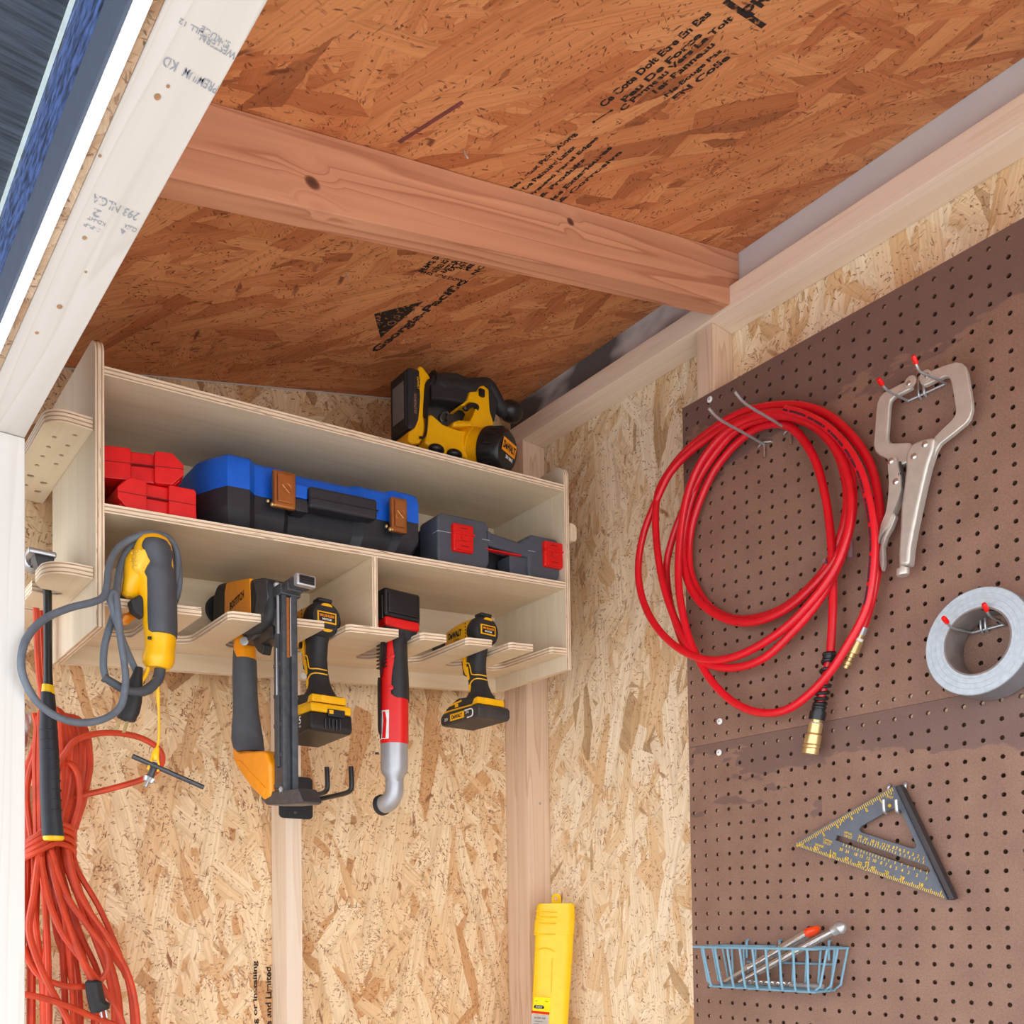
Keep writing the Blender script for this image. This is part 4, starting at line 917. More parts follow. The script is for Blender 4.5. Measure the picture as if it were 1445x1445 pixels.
# keys
ko = thing('key_ring', 'bunch of silver keys on a nail, half hidden behind the door post', 'keys', onY(37, 1055, 1.622))
mb = MB(); ring = onY(34, 998, 1.622); mb.tube([ring + V((.010 * math.cos(a), 0, .012 * math.sin(a))) for a in [2 * math.pi * k / 20 for k in range(20)]], .001, 6, closed=True); mb.build('ring', m_steel, ko)
mb = MB(); mb.tube([onY(35, 994, 1.61), onY(35, 994, 1.634)], .0022, 8); mb.build('nail', m_gun, ko)
for dx, dy, yy in ((0, 0, 1.618), (-4, -3, 1.624)):
    P = [(38 + dx + 6.3 * math.cos(a), 1016 + dy + 9.5 * math.sin(a)) for a in [math.pi * (-1.32 + k * .183) for k in range(10)]] + [(40.5 + dx, 1030 + dy), (39.5 + dx, 1034 + dy), (40 + dx, 1037 + dy), (39 + dx, 1040 + dy), (39.7 + dx, 1044 + dy), (38.6 + dx, 1048 + dy), (38 + dx, 1054 + dy), (33 + dx, 1054 + dy), (34 + dx, 1027 + dy)]
    MB().prism(PYs(P, yy), (0, .002, 0), .0004).build('key', m_chrome, ko)

# ------------------------------------------------------------------ cases on the middle shelf
ZS = 1.8187
def redcase(label, px0, px1, zb, zt, Y, turn, flip):
    x0 = US(px0, 690, Y)[0]; x1 = US(px1, 690, Y)[0]; w = x1 - x0; h = zt - zb
    o = thing('small_hard_case', label, 'case', SH(V(((x0 + x1) / 2, Y + .06, zb))), 'small red hard cases')
    ctr = V(((x0 + x1) / 2, Y + .06, 0)); R = Matrix.Rotation(turn, 4, 'Z')
    def xf(v): return SH(ctr + (R @ (v - ctr)))
    c = h * .34
    def oct_(a, b, z0, z1, cl, cr):
        p = [(a + cl, z0), (b - cr, z0), (b, z0 + min(cr, c)), (b, z1 - min(cr, c)), (b - cr, z1), (a + cl, z1), (a, z1 - min(cl, c)), (a, z0 + min(cl, c))]
        return [V((x, Y + .006, z)) for x, z in p]
    mb = MB(); mb.prism([V((v.x, Y + .007, v.z)) for v in oct_(x0 + .004, x1 - .004, zb + .001, zt - .001, .008, .008)], (0, .108, 0), .003)
    for a, b, cl, cr in ((x0, x0 + w * .36, c if flip else .003, .002), (x1 - w * .36, x1, .002, .003 if flip else c)):
        mb.prism([V((v.x, Y, v.z)) for v in oct_(a, b, zb, zt, cl, cr)], (0, .03, 0), .005, 2)
        mb.prism([V((v.x, Y + .085, v.z)) for v in oct_(a, b, zb, zt, cl, cr)], (0, .03, 0), .005, 2)
    mb.build('shell', m_redc, o, xf)
    mb = MB(); zz = zb + h * .52; mb.bx(x0 + .0005, x1 - .0005, Y - .0003, Y + .012, zz - .0005, zz + .0005); mb.build('seam', plain('red_seam', (120, 10, 12), .6), o, xf)
    xx = x1 if flip else x0; s_ = 1 if flip else -1
    mb = MB(); mb.bx(min(xx - .002, xx + s_ * .008), max(xx - .002, xx + s_ * .008), Y + .02, Y + .05, zb + h * .18, zb + h * .5, .002); mb.bx(min(xx - .002, xx + s_ * .006), max(xx - .002, xx + s_ * .006), Y + .02, Y + .05, zb + h * .6, zb + h * .85, .002); mb.build('latch', m_redc, o, xf)
    return o
redcase('small red hard case lying on the middle shelf under its twin', 166, 277, ZS, ZS + .0475, 1.347, .0, True)
redcase('small red hard case stacked on top of its twin, turned slightly', 158, 270, ZS + .0478, ZS + .0935, 1.352, -.22, False)

# blue and black tool case
Yb = 1.352
xa = US(281, 700, Yb + .04)[0]; xb = US(604, 760, Yb)[0]
o = thing('tool_case', 'large blue and black tool case with copper latches on the middle shelf', 'case', SH(V(((xa + xb) / 2, 1.45, ZS))))
W = xb - xa; f = lambda k: xa + W * k
plan = [(f(0), 1.41), (f(.045), 1.372), (f(.075), Yb + .002), (f(.165), Yb + .002), (f(.20), Yb + .016), (f(.235), Yb + .018), (f(.33), Yb + .018), (f(.36), Yb + .030), (f(.66), Yb + .030), (f(.70), Yb + .018), (f(.84), Yb + .018), (f(.87), Yb + .004), (f(.955), Yb + .004), (f(.985), 1.375), (f(1), 1.40), (f(1), 1.53), (f(.97), 1.552), (f(.03), 1.552), (f(0), 1.53)]
def ins(k, z):
    cx = (xa + xb) / 2; cy = 1.455
    return [V((cx + (x - cx) * (1 - k * .6), cy + (y - cy) * (1 - k * 2), z)) for x, y in plan]
zmid = ZS + .066; ztop = ZS + .122
mb = MB(); mb.loft([ins(.13, ZS + .0002), ins(.10, ZS + .006), ins(.02, ZS + .030), ins(.0, ZS + .036), ins(.0, zmid)]); mb.build('base_shell', m_bk, o, SH, angle=25)
mb = MB(); mb.loft([ins(-.004, zmid), ins(-.004, ztop - .022), ins(.02, ztop - .008), ins(.08, ztop), ]); mb.build('lid', m_blue, o, SH, angle=25)
for a, b, c, d in ((f(.255), f(.355), 663, 716), (f(.80), f(.885), 704, 753)):
    xm = (a + b) / 2; z0 = US((a, 385)[1] if a < f(.5) else 563, d, Yb)[1]; z1 = US(385 if a < f(.5) else 563, c, Yb)[1]
    tl = .16 if a < f(.5) else 0
    mb = MB(); mb.bx(a, b, Yb - .006, Yb + .004, z0, z1, .004, 3); lt = mb.build('latch', m_copper, o, SH)
    mb = MB(); mb.prism([(a + .006, Yb - .0062, z0 + .008), (b - .006, Yb - .0062, z0 + .008), (b - .006, Yb - .0062, z1 - .006), (a + .006, Yb - .0062, z1 - .006)], (0, -.0025, 0), .0012)
    mb.tube([V((xm + .009 * math.cos(t), Yb - .0088, (z0 + z1) / 2 + .009 * math.sin(t))) for t in [2 * math.pi * k / 24 for k in range(24)]], .0006, 6, closed=True)
    for s_ in (-1, 1): mb.tube([(xm - .006, Yb - .0088, (z0 + z1) / 2 - s_ * .006), (xm + .006, Yb - .0088, (z0 + z1) / 2 + s_ * .006)], .0006, 6)
    mb.build('latch_plate', m_copper, lt, SH)
    mb = MB(); mb.ell((a - .001, Yb - .003, z0 + .003), .0032, .004, .0035, 12, 8); mb.ell((a - .007, Yb - .001, z0 + .008), .0028, .003, .003, 12, 8); mb.build('hinge_pin', m_brass, lt, SH)
mb = MB(); zh = US(488, 716, Yb)[1]
h0, h1 = f(.415), f(.735)
mb.bx(h0, h1, Yb - .004, Yb + .022, zmid - .010, zmid + .024, .005, 3); mb.bx(h0 - .001, h1 + .001, Yb - .006, Yb + .020, zmid + .0045, zmid + .006, .0005)
mb.bx(h0, h0 + .012, Yb - .002, Yb + .04, zmid - .006, zmid + .018, .003); mb.bx(h1 - .012, h1, Yb - .002, Yb + .04, zmid - .006, zmid + .018, .003)
mb.build('carry_handle', m_bk, o, SH)
mb = MB(); mb.bx(f(.36), f(.42), Yb + .004, Yb + .03, zmid + .004, zmid + .026, .003); mb.build('lid_tab', m_blue, o, SH)
mb = MB(); mb.bx(f(.36), f(.42), Yb + .003, Yb + .03, zmid - .018, zmid + .0035, .003); mb.build('base_tab', m_bk, o, SH)

# grey case with red latches
Yg = 1.345
xa = US(605, 780, Yg + .03)[0] + .002; xb = 1.2045
o = thing('power_tool_case', 'slate grey hard case with red latches at right end of the middle shelf', 'case', SH(V(((xa + xb) / 2, 1.45, ZS))))
W = xb - xa; f = lambda k: xa + W * k
def blockprof(a, b, z0, z1, y, dep, mb, bev=.008):
    c = .016
    mb.prism([(a + .006, y, z0), (b - .010, y, z0), (b, y, z0 + c), (b, y, z1 - c * .5), (b - .008, y, z1), (a + .008, y, z1), (a, y, z1 - .008), (a, y, z0 + .008)], (0, dep, 0), bev, 3)
mb = MB()
blockprof(f(0), f(.40), ZS + .0003, ZS + .092, Yg + .004, .06, mb); blockprof(f(.72), f(1), ZS + .0003, ZS + .086, Yg + .004, .06, mb)
mb.prism([(f(.36), Yg + .004, ZS + .050), (f(.74), Yg + .004, ZS + .040), (f(.74), Yg + .004, ZS + .078), (f(.70), Yg + .004, ZS + .078), (f(.66), Yg + .004, ZS + .066), (f(.42), Yg + .004, ZS + .074), (f(.36), Yg + .004, ZS + .084)], (0, .03, 0), .005, 3)
mb.bx(f(.58), f(.74), Yg + .010, Yg + .05, ZS + .0003, ZS + .042, .004)
mb.build('front_blocks', m_gcase, o, SH)
mb = MB(); mb.bx(f(.0), f(1), Yg + .055, 1.553, ZS + .0003, ZS + .082, .012, 3); mb.build('shell', m_gcased, o, SH)
mb = MB(); mb.bx(f(.37), f(.66), Yg + .003, Yg + .012, ZS + .0405, ZS + .0425); mb.build('red_stripe', m_red, o, SH)
for a, b, pa, pb in ((639, 668, 742, 779), (768, 794, 768, 801)):
    x0, z1 = US(a, pa, Yg - .002); x1, _ = US(b, pa, Yg - .002); _, z0 = US((a + b) / 2, pb, Yg - .002)
    z0 = max(z0, ZS + .022); z1 = z0 + .050
    mb = MB(); mb.bx(x0, x1, Yg - .004, Yg + .010, z0, z1, .004, 3); mb.bx(x0 + .004, x1 - .004, Yg - .0065, Yg, z0 + .002, z0 + .018, .002); mb.bx(x0 - .001, x1 + .001, Yg - .006, Yg + .004, z0 + .030, z0 + .034, .001)
    lt = mb.build('latch', m_red, o, SH)
    mb = MB(); mb.bx((x0 + x1) / 2 - .008, (x0 + x1) / 2 + .008, Yg - .0072, Yg - .006, z0 + .008, z0 + .0095); mb.bx((x0 + x1) / 2 - .008, (x0 + x1) / 2 + .008, Yg - .0046, Yg - .0035, z0 + .041, z0 + .0422)
    mb.tube([V(((x0 + x1) / 2 + .006 * math.cos(t), Yg - .0042, z0 + .025 + .006 * math.sin(t))) for t in [math.pi * (.2 + k * .1) for k in range(16)]], .0005, 6); mb.build('latch_mark', plain('dark_red_mark', (130, 8, 12), .5), lt, SH)
for a, b in ((f(.005), f(.13)), (f(.30), f(.40)), (f(.955), f(1.0)), (f(.72), f(.76))):
    pass
mb = MB(); mb.bx(f(-.001), f(.125), Yg + .0035, Yg + .02, ZS + .0575, ZS + .0585); mb.bx(f(.34), f(.40), Yg + .0035, Yg + .02, ZS + .0575, ZS + .0585); mb.bx(f(.72), f(.78), Yg + .0035, Yg + .02, ZS + .053, ZS + .054); mb.build('seam', plain('light_seam', (170, 178, 186), .5), o, SH)

# ------------------------------------------------------------------ circular saw on the top shelf
YW = 1.405; ZT = 2.008
o = thing('circular_saw', 'yellow and black cordless circular saw resting on the top shelf near the ceiling', 'saw', SH(V((1.05, 1.44, ZT + .001))))
def zm(pts): return zoom(pts, 530, 490, 6.283)
xf_ = onY(576, 560, YW).x; ztb = onY(576, 517, YW).z; zbb = onY(576, 604, YW).z; xr_ = onY(592, 560, YW).x
dz = onY(592, 560, YW).z - onY(576, 560, YW).z
mb = MB(); mb.prism([(xf_, YW, ztb), (xf_, YW, zbb), (xr_ + .004, YW, zbb + .002), (xr_ + .004, YW, ztb + .004)], (0, .062, 0), .005, 3)
mb.bx(xf_ - .002, xf_ + .006, YW + .006, YW + .056, zbb + .006, ztb - .006, .002); bt = mb.build('battery', m_rub, o)
mb = MB(); mb.bx(xf_ - .0028, xf_ - .001, YW + .012, YW + .048, zbb + .022, ztb - .022); mb.build('battery_label', m_label, bt)
mb = MB(); mb.prism(PYs(zm([(335, 265), (395, 265), (395, 330), (362, 380), (390, 420), (375, 620), (345, 640), (300, 660), (330, 400)]), YW - .0006), (0, .002, 0)); mb.build('battery_badge', plain('dusty_black_panel', (44, 40, 40), .5), bt)
mb = MB(); mb.text('DeWALT', onY(*zm([(378, 318)])[0], YW - .0014), V((0, 0, -1)), X_, .0045, .022); mb.build('battery_lettering', m_yel, bt)
mb = MB(); mb.text('XR LITHIUM ION', onY(*zm([(352, 500)])[0], YW - .0014), V((0, 0, 1)), -X_, .005, .036); mb.build('battery_lettering', plain('faded_print', (170, 130, 110), .6), bt)
mb = MB(); mb.prism(PYs(zm([(385, 163), (415, 166), (492, 268), (455, 330), (445, 420), (432, 640), (440, 700), (430, 780), (400, 850), (330, 860), (290, 830), (296, 745), (340, 720), (375, 640), (398, 430), (385, 300)]), YW - .001), (0, .055, 0), .007, 3); mb.build('battery_mount', m_yel, o)
mb = MB(); mb.tube(crom(PYs(zm([(468, 365), (462, 480), (455, 620), (448, 740), (430, 795), (392, 800)]), YW - .006), 4), .0024, 8); mb.tube(crom(PYs(zm([(480, 300), (455, 345), (445, 480), (438, 620)]), YW - .002), 4), .0045, 8); mb.build('hanger_bar', m_black, o)
mb = MB(); ploft_ = None
hp = [((490, 300), .040), ((530, 320), .021), ((600, 345), .022), ((680, 350), .020), ((760, 365), .0215), ((850, 372), .0235), ((920, 350), .020), ((990, 345), .018), ((1040, 420), .018), ((1080, 500), .018), ((1120, 550), .018), ((1170, 570), .017)]
pp = [onY(*zm([q])[0], YW + .030) for q, r in hp]; rr = [r * .80 for q, r in hp]; rr[0] = .02
cp = crom(pp, 4); n_ = len(cp); rs = [rr[min(len(rr) - 1, i // 4)] * (1 - (i % 4) / 4) + rr[min(len(rr) - 1, i // 4 + 1)] * ((i % 4) / 4) for i in range(n_)]
mb.tube(cp, rs, 18)
mb.prism(PYs(zm([(490, 300), (510, 240), (600, 215), (720, 222), (820, 262), (900, 262), (975, 300), (1045, 380), (1095, 480), (1060, 660), (1030, 640), (1010, 420), (930, 350), (850, 400), (800, 500), (700, 475), (500, 455)]), YW + .016), (0, .030, 0), .010, 3)
mb.build('main_handle', m_rub, o)
mb = MB(); c_ = onY(*zm([(1195, 570)])[0], YW + .03); R_ = Matrix.Rotation(.1, 3, 'Y')
mb.ell(c_, .027, .022, .0205, 20, 12, R=R_); mb.build('front_knob', m_black, o)
mb = MB(); mb.prism(PYs(zm([(925, 345), (960, 335), (1005, 375), (1015, 560), (1045, 660), (1050, 725), (690, 705), (690, 660), (740, 645), (840, 650), (868, 600), (885, 545), (900, 520), (880, 490), (830, 480), (785, 520), (755, 512), (818, 460), (838, 392), (900, 388)]), YW + .010), (0, .040, 0), .006, 3); mb.build('trigger_housing', m_yel, o)
mb = MB(); mb.tube(crom(PYs(zm([(785, 530), (800, 550), (835, 520), (870, 515), (900, 530), (890, 555)]), YW + .012), 4), .0045, 8); za_ = onY(*zm([(960, 420)])[0], YW).z; mb.bx(onY(*zm([(940, 390)])[0], YW).x, onY(*zm([(985, 390)])[0], YW).x, YW + .004, YW + .02, za_, za_ + .014, .002)
mb.build('trigger', m_black, o)
# motor barrel pointing out of the shelf
ax = V((.36, -.90, -.25)).normalized()
cb_ = onY(*zm([(950, 925)])[0], YW + .004); R0 = .041
mb = MB(); mb.lathe([(.034, -.075), (R0, -.072), (R0 + .001, -.03), (R0 + .002, -.012), (R0 + .0005, -.010), (R0 + .0005, .018), (R0 - .003, .020)], cb_, ax, 36); mb.build('motor_barrel', m_yel, o)
mb = MB(); mb.lathe([(R0 - .002, .012), (R0 + .003, .014), (R0 + .0035, .022), (R0 + .001, .026), (R0 - .002, .050), (R0 - .008, .056), (.010, .057)], cb_, ax, 36)
u_ = ax.cross(Z_).normalized(); w_ = u_.cross(ax)
for k in range(14):
    a = 2 * math.pi * k / 14; c_ = cb_ + ax * .034 + (u_ * math.cos(a) + w_ * math.sin(a)) * (R0 + .0005)
    mb.box(c_, (.006, .020, .008), .002, 2, Matrix(((u_ * math.cos(a) + w_ * math.sin(a)), ax, (-u_ * math.sin(a) + w_ * math.cos(a)))).transposed())
cap = mb.build('motor_cap', m_black, o)
u_ = -u_ if u_.dot(RIGHT) < 0 else u_
w_ = u_.cross(-ax); w_ = w_ if w_.z > 0 else -w_
tl_ = (u_ * math.cos(-.0) + w_ * math.sin(-.0)); 
fc = cb_ + ax * .0575 + w_ * .003
def rect(mb, c, u, w, a, b): mb.flat([c - u * a - w * b, c + u * a - w * b, c + u * a + w * b, c - u * a + w * b])
mb = MB(); rect(mb, fc + ax * .0006 + w_ * .004, u_, w_, .024, .0115); mb.build('motor_badge', m_ora, cap)
mb = MB(); mb.text('DeWALT', fc + ax * .0012 + w_ * .004, u_, w_, .0135, .042, bold=.05); mb.build('badge_lettering', m_ink, cap)
mb = MB(); mb.text('20V MAX', fc + ax * .0008 - w_ * .0135 + u_ * .006, u_, w_, .006, .026, bold=.04); mb.build('badge_lettering', m_white, cap)
# gear arm, guard, shoe
mb = MB(); mb.prism(PYs(zm([(470, 600), (500, 590), (600, 680), (740, 730), (830, 740), (830, 990), (740, 960), (600, 940), (500, 900), (440, 840)]), YW + .004), (0, .045, 0), .008, 3); mb.prism(PYs(zm([(690, 655), (840, 655), (860, 700), (690, 705)]), YW + .002), (0, .02, 0), .004); mb.build('gear_housing', m_yel, o)
gc = onY(*zm([(690, 800)])[0], YW + .06)
mb = MB(); P = []
for k in range(19): a = math.radians(10 + k * 9); P.append(gc + V((.085 * math.cos(a), 0, .085 * math.sin(a))))
zsh = lambda x: SH(V((x, 0, ZT))).z
P += [gc + V((-.083, 0, -.03)), gc + V((.08, 0, -.03))]
mb.prism(P, (0, .012, 0), .004); mb.tube(crom(PYs(zm([(590, 660), (575, 630), (590, 590), (625, 575), (645, 600), (625, 650)]), YW + .055), 4), .003, 8); mb.build('blade_guard', plain('grey_guard', (104, 98, 92), .45, .5, amt=.2), o)
mb = MB(); xs0, xs1 = onY(580, 640, YW + .02).x, onY(742, 690, YW + .02).x
mb.prism([SH(V(p)) for p in ((xs0, YW + .055, ZT + .0006), (xs1, YW + .055, ZT + .0006), (xs1, YW + .135, ZT + .0006), (xs0, YW + .135, ZT + .0006))], (0, 0, .004), .001)
for a, b in ((540, 905), (700, 950)):
    c_ = onY(*zm([(a, b)])[0], YW + .0); mb.ell(c_, .016, .012, .009, 14, 8); mb.tube([c_, c_ + V((.01, .05, 0))], .006, 10)
mb.tube([onY(*zm([(340, 850)])[0], YW + .02), onY(*zm([(360, 900)])[0], YW + .02)], .006, 10)
mb.build('base_shoe', m_black, o)
# ------------------------------------------------------------------ double hook on the stud
o = thing('wall_hook', 'empty black double prong wall hook screwed to the middle stud below the drill', 'hook', onY(417, 1154, 1.571))
x0, x1 = .7234, .7886; z0, z1 = onY(393, 1154, 1.571).z, onY(440, 1098, 1.571).z
def rr2(x0, x1, z0, z1, r, y, n=5):
    return [(a, y, b) for a, b in arc(x1 - r, z1 - r, r, 90, 0, n) + arc(x1 - r, z0 + r, r, 0, -90, n) + arc(x0 + r, z0 + r, r, -90, -180, n) + arc(x0 + r, z1 - r, r, 180, 90, n)]
MB().prism(rr2(x0, x1, z0, z1, .008, 1.5705), (0, -.003, 0), .0005).build('plate', m_black, o)
for px, py, tx, ty, lx, ly in ((418, 1128, 464, 1080, 461, 1112), (432, 1132, 498, 1080, 495, 1114)):
    b = onY(px, py, 1.567); e = onX(lx, ly, b.x); t_ = onX(tx, ty, b.x)
    e2 = V((b.x, e.y, b.z)); top = V((b.x, e.y - .001, t_.z + (b.z - e.z) * .3))
    MB().tube([b] + crom([b.lerp(e2, .5), b.lerp(e2, .86), e2 + V((0, .002, .003)), e2 + V((0, -.003, .012)), top], 5), .0043, 12).build('prong', m_black, o)
MB().lathe([(.0035, 0), (.0038, .001), (.002, .002), (.0012, .001)], onY(417, 1146, 1.5674), (0, -1, 0), 12).build('screw', m_gun, o)

# ------------------------------------------------------------------ yellow level case in the corner
o = thing('level_case', 'bright yellow plastic tube case with hanging tab standing in the right corner', 'tool case', onY(777, 1450, 1.49))
YL = 1.475
mb = MB(); ploft(mb, [(1316, 755, 809.5), (1345, 754, 808.5), (1400, 751.5, 804.5), (1445, 749.5, 801.5), (1530, 746.5, 797), (1535, 748, 795)], 'Y', YL, .020, 28, pw=3.0)
mb.build('tube', m_yelb, o)
mb = MB(); ploft(mb, [(1275, 760, 808), (1277, 757.5, 811), (1291, 756.5, 811.3), (1292, 755.8, 811.6), (1297, 755.4, 811.4), (1298, 754.6, 811.6), (1301, 754.4, 811.4), (1302, 753.8, 811.2), (1312, 753.4, 810.6), (1319, 752.9, 809.8), (1319.5, 755, 808)], 'Y', YL, .0215, 28, pw=3.0)
mb.build('cap', m_yelb, o)
def cpl(a, b): return onY(a, b, YL)
n1 = 14
outer = [cpl(778.5, 1276)] + [cpl(785.2 + 6.7 * math.cos(math.pi * (1 - k / n1)), 1267.5 - 6.5 * math.sin(math.pi * (1 - k / n1))) for k in range(n1 + 1)] + [cpl(792, 1276)]
hole = [cpl(784.6 + 2.4 * math.cos(2 * math.pi * k / 12), 1268.2 + 3.2 * math.sin(2 * math.pi * k / 12)) for k in range(12)]
MB().holed(outer, [hole], HF * .004).build('hang_tab', m_yelb, o)
fr = .0203
def lp(a, b, d=0.0): return onY(a, b, YL) - HF * (fr + d)
mb = MB()
mb.tube(crom([lp(755, 1345, -.001), lp(759, 1340), lp(768, 1337.5), lp(780, 1341), lp(785.5, 1352), lp(785, 1380), lp(781, 1450), lp(777, 1520)], 5), .0011, 6)
mb.tube([lp(801, 1322, -.001), lp(797, 1400, -.001), lp(792.5, 1470, -.001)], .001, 6); mb.tube([lp(757, 1352), lp(753.5, 1400)], .0007, 6); mb.tube([lp(779, 1352), lp(777, 1402)], .0007, 6)
mb.build('moulded_rib', m_yelb, o)
mb = MB()
for y_ in (1286, 1293, 1302, 1317): mb.tube(crom([onY(755.6, y_ - 1, YL) - HF * .006, lp(757.5, y_, .001), lp(766, y_ + .6, .0022), lp(784, y_ + 1.2, .0026), lp(802, y_ + 1.4, .0016), lp(809, y_ + 1, -.001), onY(811, y_, YL) - HF * .006], 5), .0011, 6)
mb.build('cap_ring', m_yelb, o)
def quad(mb, pts, d): mb.flat([lp(a, b, d) for a, b in pts])
mb = MB(); quad(mb, [(753, 1405.5), (776.5, 1406.5), (773, 1470), (749.5, 1470)], .0006); lb = mb.build('label', plain('label_yellow', (250, 240, 20), .5), o)
mb = MB(); quad(mb, [(750, 1424.5), (775, 1427), (774.6, 1430.5), (749.8, 1428)], .001); mb.build('label_stripe', m_red, lb)
mb = MB(); quad(mb, [(750, 1428.5), (774.4, 1431), (773, 1470), (748.5, 1470)], .001); mb.build('label_panel', plain('label_grey', (196, 190, 186), .5), lb)
mb = MB(); P = [(753, 1419.5), (754.5, 1416.6), (766, 1417.6), (767.8, 1420), (766.6, 1422.4), (754.5, 1421.4)]; quad(mb, P, .001); mb.build('label_badge', m_ink, lb)
ld = (lp(766, 1419.4) - lp(754, 1418.4)).normalized(); lu = (-HF).cross(ld) * -1
lu = ld.cross(HF); lu = lu if lu.z > 0 else -lu
mb = MB(); mb.text('STANLEY', lp(760.4, 1419.5, .0014), ld, lu, .0042, .018); mb.build('label_lettering', m_white, lb)
mb = MB(); mb.text('24" LEVEL CASE', lp(761.5, 1435, .0014), ld, lu, .0036, .030); mb.text('Holds most levels', lp(760, 1439.5, .0014), ld, lu, .002, .022); mb.text('up to 24 in.', lp(757, 1443, .0014), ld, lu, .002, .014); mb.text('43-624', lp(771, 1412, .0012), ld, lu, .0022, .008); mb.text('24"', lp(757, 1411, .0012), ld, lu, .0022, .006); mb.build('label_lettering', m_ink, lb)

# ------------------------------------------------------------------ red air hose
XB = 1.289
o = thing('air_hose', 'coiled red air hose with brass fittings hanging on the pegboard', 'hose', onX(1140, 1068, 1.265))
def Z4(a, b): return (840 + a * .41869, 440 + b * .41869)
def hp_(pts, xs):
    n = len(pts); out = []
    for i, (a, b) in enumerate(pts):
        t = i / (n - 1) * (len(xs) - 1); k = min(int(t), len(xs) - 2); x = xs[k] + (xs[k + 1] - xs[k]) * (t - k)
        px, py = Z4(a, b); out.append(onX(px, py, x))
    return out
rH = .0066
pA = [(792, 1160), (797, 1080), (801, 980), (800, 860), (792, 740), (775, 620), (745, 510), (700, 430), (650, 385), (600, 378), (540, 395), (470, 450), (405, 530), (360, 620), (326, 720), (316, 800), (322, 880), (355, 955), (400, 1005), (470, 1035), (550, 1030), (630, 1000), (710, 940), (775, 865), (822, 770), (848, 660), (842, 560), (810, 465), (750, 395), (680, 362), (600, 362), (520, 378), (450, 425), (385, 505), (335, 600), (303, 720), (296, 830), (318, 925), (370, 995), (450, 1040), (540, 1045), (640, 1005), (730, 930), (805, 840), (852, 740), (868, 630), (856, 530), (815, 440), (750, 375), (670, 345), (590, 345), (510, 362), (430, 415), (360, 500), (315, 600), (290, 720), (280, 850), (285, 960), (310, 1080), (345, 1165), (395, 1248), (465, 1315), (550, 1350), (640, 1343), (722, 1288), (796, 1208), (845, 1132), (886, 1062), (918, 985), (934, 880), (938, 760), (924, 650), (896, 545), (848, 458), (780, 388), (705, 347), (640, 330)]
xsA = [1.262, 1.266, 1.272, 1.278, 1.274, 1.268, 1.262, 1.256, 1.25, 1.246, 1.25, 1.244, 1.24]
pB = [(893, 1090), (908, 1050), (934, 960), (955, 850), (962, 740), (954, 620), (925, 510), (870, 425), (790, 352), (710, 320), (640, 314), (560, 322), (480, 345), (390, 400), (305, 470), (245, 545), (212, 610), (203, 690), (208, 790), (225, 900), (258, 1010), (305, 1110), (350, 1172), (420, 1198), (500, 1195), (580, 1160), (660, 1085), (735, 1000), (800, 895), (845, 780), (868, 660), (858, 545), (815, 450), (745, 380), (660, 345), (570, 342), (460, 378), (340, 455), (255, 540), (205, 640), (165, 740), (146, 840), (150, 930), (178, 1015), (225, 1085), (290, 1140), (370, 1172), (450, 1168), (540, 1132), (640, 1065), (730, 975), (800, 880), (842, 780), (862, 680), (858, 580), (826, 480), (770, 405), (700, 362), (620, 350), (560, 360), (480, 395), (410, 470), (350, 560), (300, 660), (262, 760), (240, 860), (250, 970), (275, 1060), (300, 1130)]
xsB = [1.27, 1.272, 1.262, 1.250, 1.246, 1.254, 1.26, 1.25, 1.240, 1.244, 1.252, 1.262, 1.272]
tA, tB = crom(hp_(pA, xsA), 4), crom(hp_(pB, xsB), 4)
mb = MB(); mb.tube(tA, rH, 12); mb.tube(tB, rH, 12); mb.build('hose', m_hose, o)
# printed lettering running along the outer strand
mb = MB(); 
st = pA.index((918, 985)) * 4
for k in range(68):
    i = st + k // 2
    if i + 1 >= len(tA) or k % 7 == 5: continue
    p = tA[i].lerp(tA[i + 1], (k % 2) * .5); d = (tA[i + 1] - tA[i]).normalized(); s_ = d.cross(X_).normalized()
    if s_.dot(RIGHT) < 0: s_ = -s_
    q = p + (-X_ * .9 - s_ * .2).normalized() * (rH + .0003); u = d * (.0022 + .001 * (k % 3)); w = s_ * .0016
    mb.flat([q - u - w, q + u - w, q + u + w, q - u + w])
mb.build('hose_print', plain('dark_red_print', (74, 14, 34), .6), o)
def along(a, b, x): return onX(*Z4(a, b), x)
p0, p1, p2, p3 = along(791, 1150, 1.262), along(770, 1265, 1.262), along(747, 1375, 1.262), along(722, 1500, 1.262)
mb = MB(); d = (p1 - p0).normalized(); mb.tube([p0, p0 + d * .014], .0098, 16)
path = crom([p0, p1, along(754, 1335, 1.262)], 40); n_ = len(path); hel = []
for i in range(n_):
    dd = (path[min(i + 1, n_ - 1)] - path[max(i - 1, 0)]).normalized(); u = dd.cross(X_).normalized(); w = dd.cross(u); a = i / n_ * 2 * math.pi * 8.5
    hel.append(path[i] + (u * math.cos(a) + w * math.sin(a)) * .0088)
mb.tube(hel, .0028, 8); e0 = along(757, 1320, 1.262); e1 = along(746, 1375, 1.262); d = (e1 - e0).normalized()
mb.tube([e0, e0 + d * .012, e0 + d * .0121, e1 ], [.0095, .0105, .0125, .0125], 14); mb.build('bend_guard', m_black, o)
mb = MB(); mb.tube([p0, p1, e0], rH * .9, 10); mb.build('hose_core', m_hose, o)
d = (p3 - e1).normalized()
mb = MB(); mb.lathe([(.0085, -.002), (.0085, .004), (.0112, .006), (.0112, .020), (.0095, .021), (.0125, .023), (.0132, .036), (.0125, .037), (.0135, .039), (.0135, .042), (.0125, .043), (.0132, .045), (.0128, .052), (.0075, .053), (.006, .050)], e1, d, 12); cp_ = mb.build('brass_coupler', m_brass, o)
